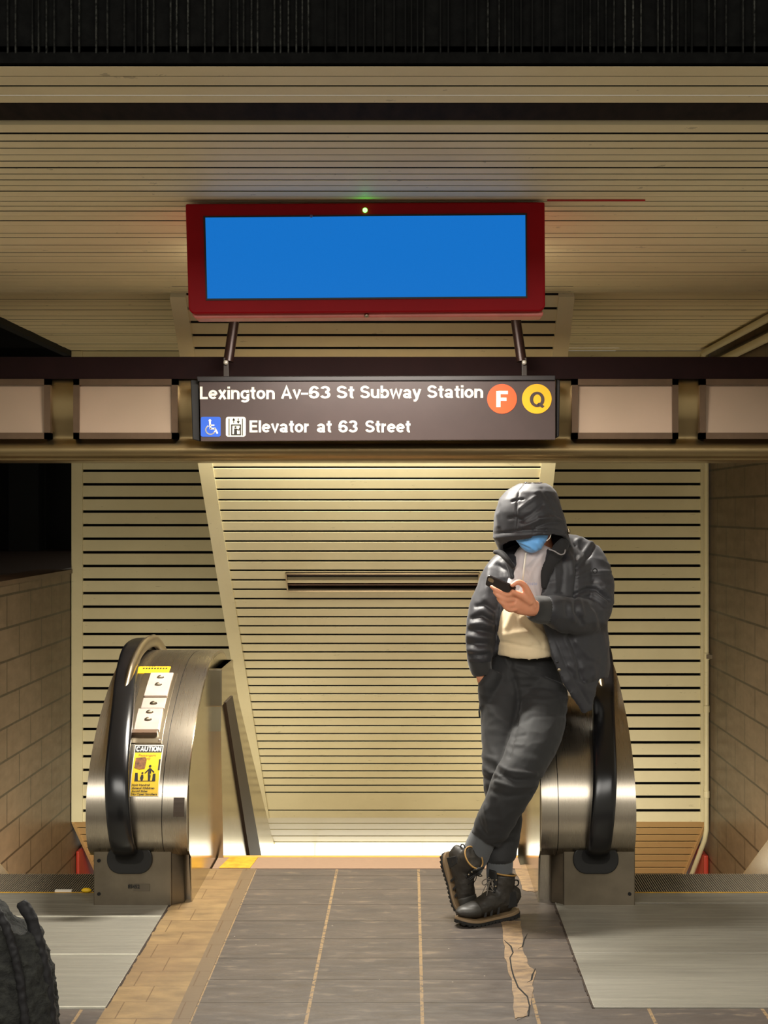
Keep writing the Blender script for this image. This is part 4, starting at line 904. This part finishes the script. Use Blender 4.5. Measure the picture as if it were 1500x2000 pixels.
hd = fuse('hood', bm, NY, man, .005, 3, HF, (.003, 11, (1, 1, 1)))
k = BM(); ball(k, pt(1111, 1038, 6.27), (.007, .008, .010)); obj('cord_lock', k, M['steel'], man, smooth='all')
# dark lining behind the face inside the hood
# mask
bm = BM(); ball(bm, pt(1038, 1045, 6.255), (.070, .055, .074), 28, 18, rot=Matrix.Rotation(math.radians(-12), 3, 'X'))
for v in list(bm.verts):
    if v.co.y > 6.27: v.co.y = 6.27+(v.co.y-6.27)*.2
    k_ = (v.co.z-(EYE-.045*6.25*1000/F))/.07
    if k_ < 0: v.co.x = .497+(v.co.x-.497)*(1+.22*k_)
MF = [((1004, 1052), (1020, 1060), (1046, 1074), 3, 4), ((1012, 1062), (1034, 1070), 2.5, -3), ((1050, 1060), (1058, 1076), 2.5, 5), ((1020, 1050), (1050, 1056), 3, -3), ((1056, 1055), (1068, 1066), 2.5, -4)]
mk = fuse('face_mask', bm, fabric('blue_mask_fabric', (112, 184, 252), .6), man, .0045, 2, MF)
k = BM(); tube(k, catmull([tuple(pt(1068, 1056, 6.17)), tuple(pt(1074, 1050, 6.19)), tuple(pt(1076, 1040, 6.22)), tuple(pt(1076, 1025, 6.27))], 4), .002, 8); obj('ear_loop', k, M['white'], mk)

# boots -----------------------------------------------------------------
LE = plain('dark_brown_leather', (46, 41, 34), .55, sc=30, var=.25, bump=.2); LE2 = plain('black_mesh_fabric', (24, 23, 22), .75, sc=60)
TAN = plain('tan_midsole', (122, 100, 72), .6, var=.1); OUT = plain('black_outsole', (24, 22, 20), .7)
GLD = plain('mustard_collar_edge', (160, 122, 62), .6); LACE = plain('grey_lace', (110, 102, 92), .6)
LACE2 = plain('dark_lace', (34, 31, 30), .6)
def boot(Mx, lace_long, name, shaft=(0, 0)):
    t = bpy.data.objects.new(name, None); link(t, man)
    HWx = [0, .01, .04, .08, .13, .18, .22, .25, .27, .283, .288]; HW = [.012, .024, .035, .036, .037, .046, .048, .042, .032, .018, .004]
    hw = lambda x: float(np.interp(x, HWx, HW))
    def outline(g=0):
        X = np.linspace(0, .288, 26); a = [(x+(g if x > .14 else -g)*abs(x-.14)/.14, hw(x)+g) for x in X]; return a+[(x, -y) for x, y in a[::-1]]
    def wp(bm, **k):
        for v in bm.verts: v.co = Mx @ v.co
        return bm
    def spring(x): return .016*max(0, (x-.2)/.088)**2+.004*max(0, (.05-x)/.05)
    def layer(z0, z1, g0, g1, wave=0):
        bm = BM(); a = outline(g0); b = outline(g1)
        A_ = [bm.verts.new((x, y, z0+spring(x))) for x, y in a]; B_ = [bm.verts.new((x, y, z1+spring(x)*1.0+wave*(.5*math.cos((x-.03)*24))+ (.006 if x < .1 else 0)*(1-x/.1)*1)) for x, y in b]
        bm.faces.new(A_); bm.faces.new(B_[::-1])
        for i in range(len(a)): bm.faces.new((A_[i], B_[i], B_[(i+1) % len(a)], A_[(i+1) % len(a)]))
        return bm
    bm = layer(.004, .014, .003, .004)
    for x in np.linspace(.012, .272, 15):
        for sg in (-1, 1):
            y1 = hw(x)+.004; box(bm, x-.006, x+.006, min(sg*y1, sg*(y1-.018)), max(sg*y1, sg*(y1-.018)), spring(x), spring(x)+.010)
    obj('outsole', wp(bm), OUT, t, bevel=.001)
    obj('midsole', wp(layer(.013, .024, .0030, .001, .003)), TAN, t, smooth=True, bevel=.002)
    bm = BM()
    S_ = [(.006, .024, .034), (.03, .034, .052), (.08, .037, .056), (.12, .038, .050), (.16, .042, .040), (.20, .044, .030), (.235, .042, .024), (.262, .032, .019), (.278, .018, .012)]
    loft(bm, [(x, 0, .026+h+spring(x)) for x, w_, h in S_], [(w_, h) for x, w_, h in S_], 24, 5, ref=(0, 0, 1))
    loft(bm, [(.075, 0, .06), (.072, 0, .11), (.068+shaft[0]*.5, 0, .145), (.066+shaft[0], 0, .176)], [(.038, .056), (.037, .050), (.040, .049), (.041, .048)], 24, 5, ref=(1, 0, 0))
    up = fuse('upper', wp(bm), LE, t, .004, 5, (), (.002, 28, (1, 1, 1)))
    bm = BM(); S2 = [(x, w_+.0022, h+.0022) for x, w_, h in S_[5:]]+[(.283, .014, .010)]
    loft(bm, [(x, 0, .026+h+spring(x)) for x, w_, h in S2], [(w_, h) for x, w_, h in S2], 24, 4, ref=(0, 0, 1)); obj('toe_cap', wp(bm), plain('dark_grey_toe_cap', (50, 47, 42), .5), t, smooth='all')
    # side overlays
    for sg in (-1, 1):
        for x, hgt in ((.10, .075), (.135, .066), (.165, .055)):
            bm = BM(); zz = .034; y = float(np.interp(x, [p[0] for p in S_], [p[1] for p in S_]))*.99
            prism(bm, [(x+.015, sg*y, zz), (x+.025, sg*y, zz), (x+.004, sg*(y-.014), hgt+.02), (x-.006, sg*(y-.014), hgt+.02)], (0, sg*.004, 0)); obj('overlay', wp(bm), LE2, t, bevel=.001)
        bm = BM(); prism(bm, [(.022, sg*.031, .05), (.07, sg*.0345, .05), (.06, sg*.0335, .11), (.03, sg*.030, .11)], (0, sg*.004, 0)); obj('overlay', wp(bm), LE2, t, bevel=.002)
    # tongue
    bm = BM(); loft(bm, [(.165, 0, .088), (.14, 0, .104), (.122, 0, .125), (.116+shaft[0], 0, .165), (.118+shaft[0], 0, .196)], [(.016, .004), (.020, .006), (.024, .007), (.027, .007), (.024, .006)], 14, 4, ref=(1, 0, .6)); obj('tongue', wp(bm), LE2, t, smooth='all')
    # collar edge
    bm = BM(); R0 = [(.066+shaft[0]+.050*math.cos(a), .042*math.sin(a), .178+.010*math.cos(a)) for a in np.linspace(0, 2*PI, 25)]
    tube(bm, R0, .0034, 8); obj('collar_edge', wp(bm), GLD, t, smooth='all')
    # laces
    pts_l = [(.168, .084), (.152, .095), (.138, .106), (.127, .122), (.121, .142), (.118+shaft[0]*.6, .166)]
    for i in range(5):
        (xa, za), (xb, zb) = pts_l[i], pts_l[i+1]; wv = .021
        for sg in (-1, 1):
            bm = BM(); tube(bm, [(xa-.002, sg*wv, za-.004), ((xa+xb)/2+.006, 0, (za+zb)/2+.006), (xb-.002, -sg*wv, zb-.004)], .0024, 8, 3); obj('lace', wp(bm), LACE if lace_long else LACE2, t, smooth='all')
        for sg in (-1, 1):
            bm = BM(); ball(bm, (xb-.001, sg*.024, zb-.002), (.005, .003, .004), 10, 6); obj('eyelet', wp(bm), M['steel'] if i > 2 else LACE2, t, smooth='all')
    if True:
        for sg in (-1, 1):
            L = [(.124, 0, .160), (.135, sg*.020, .162), (.143, sg*.036, .148), (.138, sg*.030, .136), (.128, sg*.006, .156)]
            bm = BM(); tube(bm, catmull(L, 4), .0020, 8); obj('lace_loop', wp(bm), LACE if lace_long else LACE2, t, smooth='all')
            L = [(.126, 0, .159), (.145, sg*.008, .140), (.158, sg*.016, .106)]
            bm = BM(); tube(bm, catmull(L, 4), .0018, 8); obj('lace_end', wp(bm), LACE if lace_long else LACE2, t, smooth='all')
    bm = BM(); tube(bm, catmull([(.012, 0, .118), (-.006, 0, .126), (-.004, 0, .142), (.016, 0, .146)], 4), .003, 8); obj('pull_loop', wp(bm), LE2, t, smooth='all')
    return t
def frame(heel, toe, up):
    x = (toe-heel).normalized(); z = (up-x*up.dot(x)).normalized(); y = z.cross(x); return Matrix(((x.x, y.x, z.x, heel.x), (x.y, y.y, z.y, heel.y), (x.z, y.z, z.z, heel.z), (0, 0, 0, 1)))
h1 = Vector((.425, 6.075, 0)); t1_ = Vector((.172, 5.915, 0))
boot(frame(h1, t1_, Vector((0, 0, 1))), True, 'boot')
h2 = pt(866, 1668, 6.13); t2_ = Vector((.212, 6.065, .012))
boot(frame(h2, t2_, Vector((.66, -.74, .08))) @ Matrix.Scale(.93, 4), False, 'boot', (-.004, 0))
# socks
SK = fabric('grey_wool_sock', (78, 80, 82), .85); 
def sock(L):
    k = BM(); R_ = loft(k, [pt(*l[:3]) for l in L], [(l[3]*l[2]/F, l[4]*l[2]/F) for l in L], 56, 5)
    for ring in R_[:len(R_)//2]:
        c_ = sum((v.co for v in ring), Vector())/len(ring)
        for i, v in enumerate(ring):
            if i % 2: v.co = c_+(v.co-c_)*.955
    obj('sock', k, SK, man, smooth='all')
sock([(977, 1668, 6.09, 25, 25), (976, 1690, 6.085, 26, 25), (975, 1712, 6.08, 25, 25), (974, 1745, 6.07, 22, 24)])
sock([(950, 1626, 6.06, 28, 25), (938, 1650, 6.065, 28, 25), (928, 1672, 6.07, 27, 25), (918, 1700, 6.08, 22, 22)])
# phone -------------------------------------------------------------------
nph = Vector((.41, .66, .62)).normalized(); u_ = Vector((-.124, .028, .052)); u_ = (u_-nph*u_.dot(nph)).normalized(); v_ = nph.cross(u_)
ctr = pt(978, 1144, 5.985)
ph = thing('phone', 'dark smartphone held up in the fingers of the hooded man', 'phone', ctr)
def orient(bm):
    for v in bm.verts: v.co = ctr+u_*v.co.x+v_*v.co.y+nph*v.co.z
    return bm
bm = BM(); pr = [(x, y, -.004) for x, y in rrect(-.060, -.029, .060, .029, .010)]; prism(bm, pr, (0, 0, .008)); obj('case', orient(bm), plain('dark_phone_case', (30, 24, 24), .25), ph, bevel=.0015)
bm = BM(); prism(bm, [(x, y, .0042) for x, y in rrect(-.057, -.026, .057, .026, .008)], (0, 0, .0006)); obj('screen', orient(bm), plain('black_phone_glass', (14, 14, 18), .1), ph)
bm = BM(); prism(bm, [(x, y, -.0065) for x, y in rrect(.030, .004, .054, .024, .006)], (0, 0, .003)); obj('camera_bump', orient(bm), M['steel'], ph)

# ---------------------------------------------------------------- bag in the lower left corner
bag = thing('bag', 'dark textured fabric bag with black piping in the lower left corner of the photo', 'bag', (-1.2, 4.1, 0))
bm = BM(); BG = [(0.02, -.95, .26), (.10, -.945, .27), (.20, -.948, .27), (.30, -.955, .265), (.39, -.968, .255), (.46, -.985, .235), (.52, -1.005, .21), (.56, -1.03, .17), (.588, -1.065, .12)]
loft(bm, [(xr-w_, 4.13, z) for z, xr, w_ in BG], [(w_, w_*.42) for z, xr, w_ in BG], 36, 4, ref=(0, -1, 0), pw=.6)
fz = plain('dark_boucle_fabric', (40, 41, 36), .9, sc=45, var=.4, bump=.8); fuse('body', bm, fz, bag, .009, 3, (), (.010, 24, (1, 1, 1)))
for off, yy_, r_ in ((.004, 4.10, .017), (.055, 4.035, .012)):
    bm = BM(); tube(bm, catmull([(xr-off-.004, yy_, z) for i, (z, xr, w_) in enumerate(BG[:-1])], 4), r_, 12)
    fuse('piping', bm, plain('black_piping', (14, 13, 16), .7), bag, .006, 2, (), (.004, 40, (1, 1, 1)))
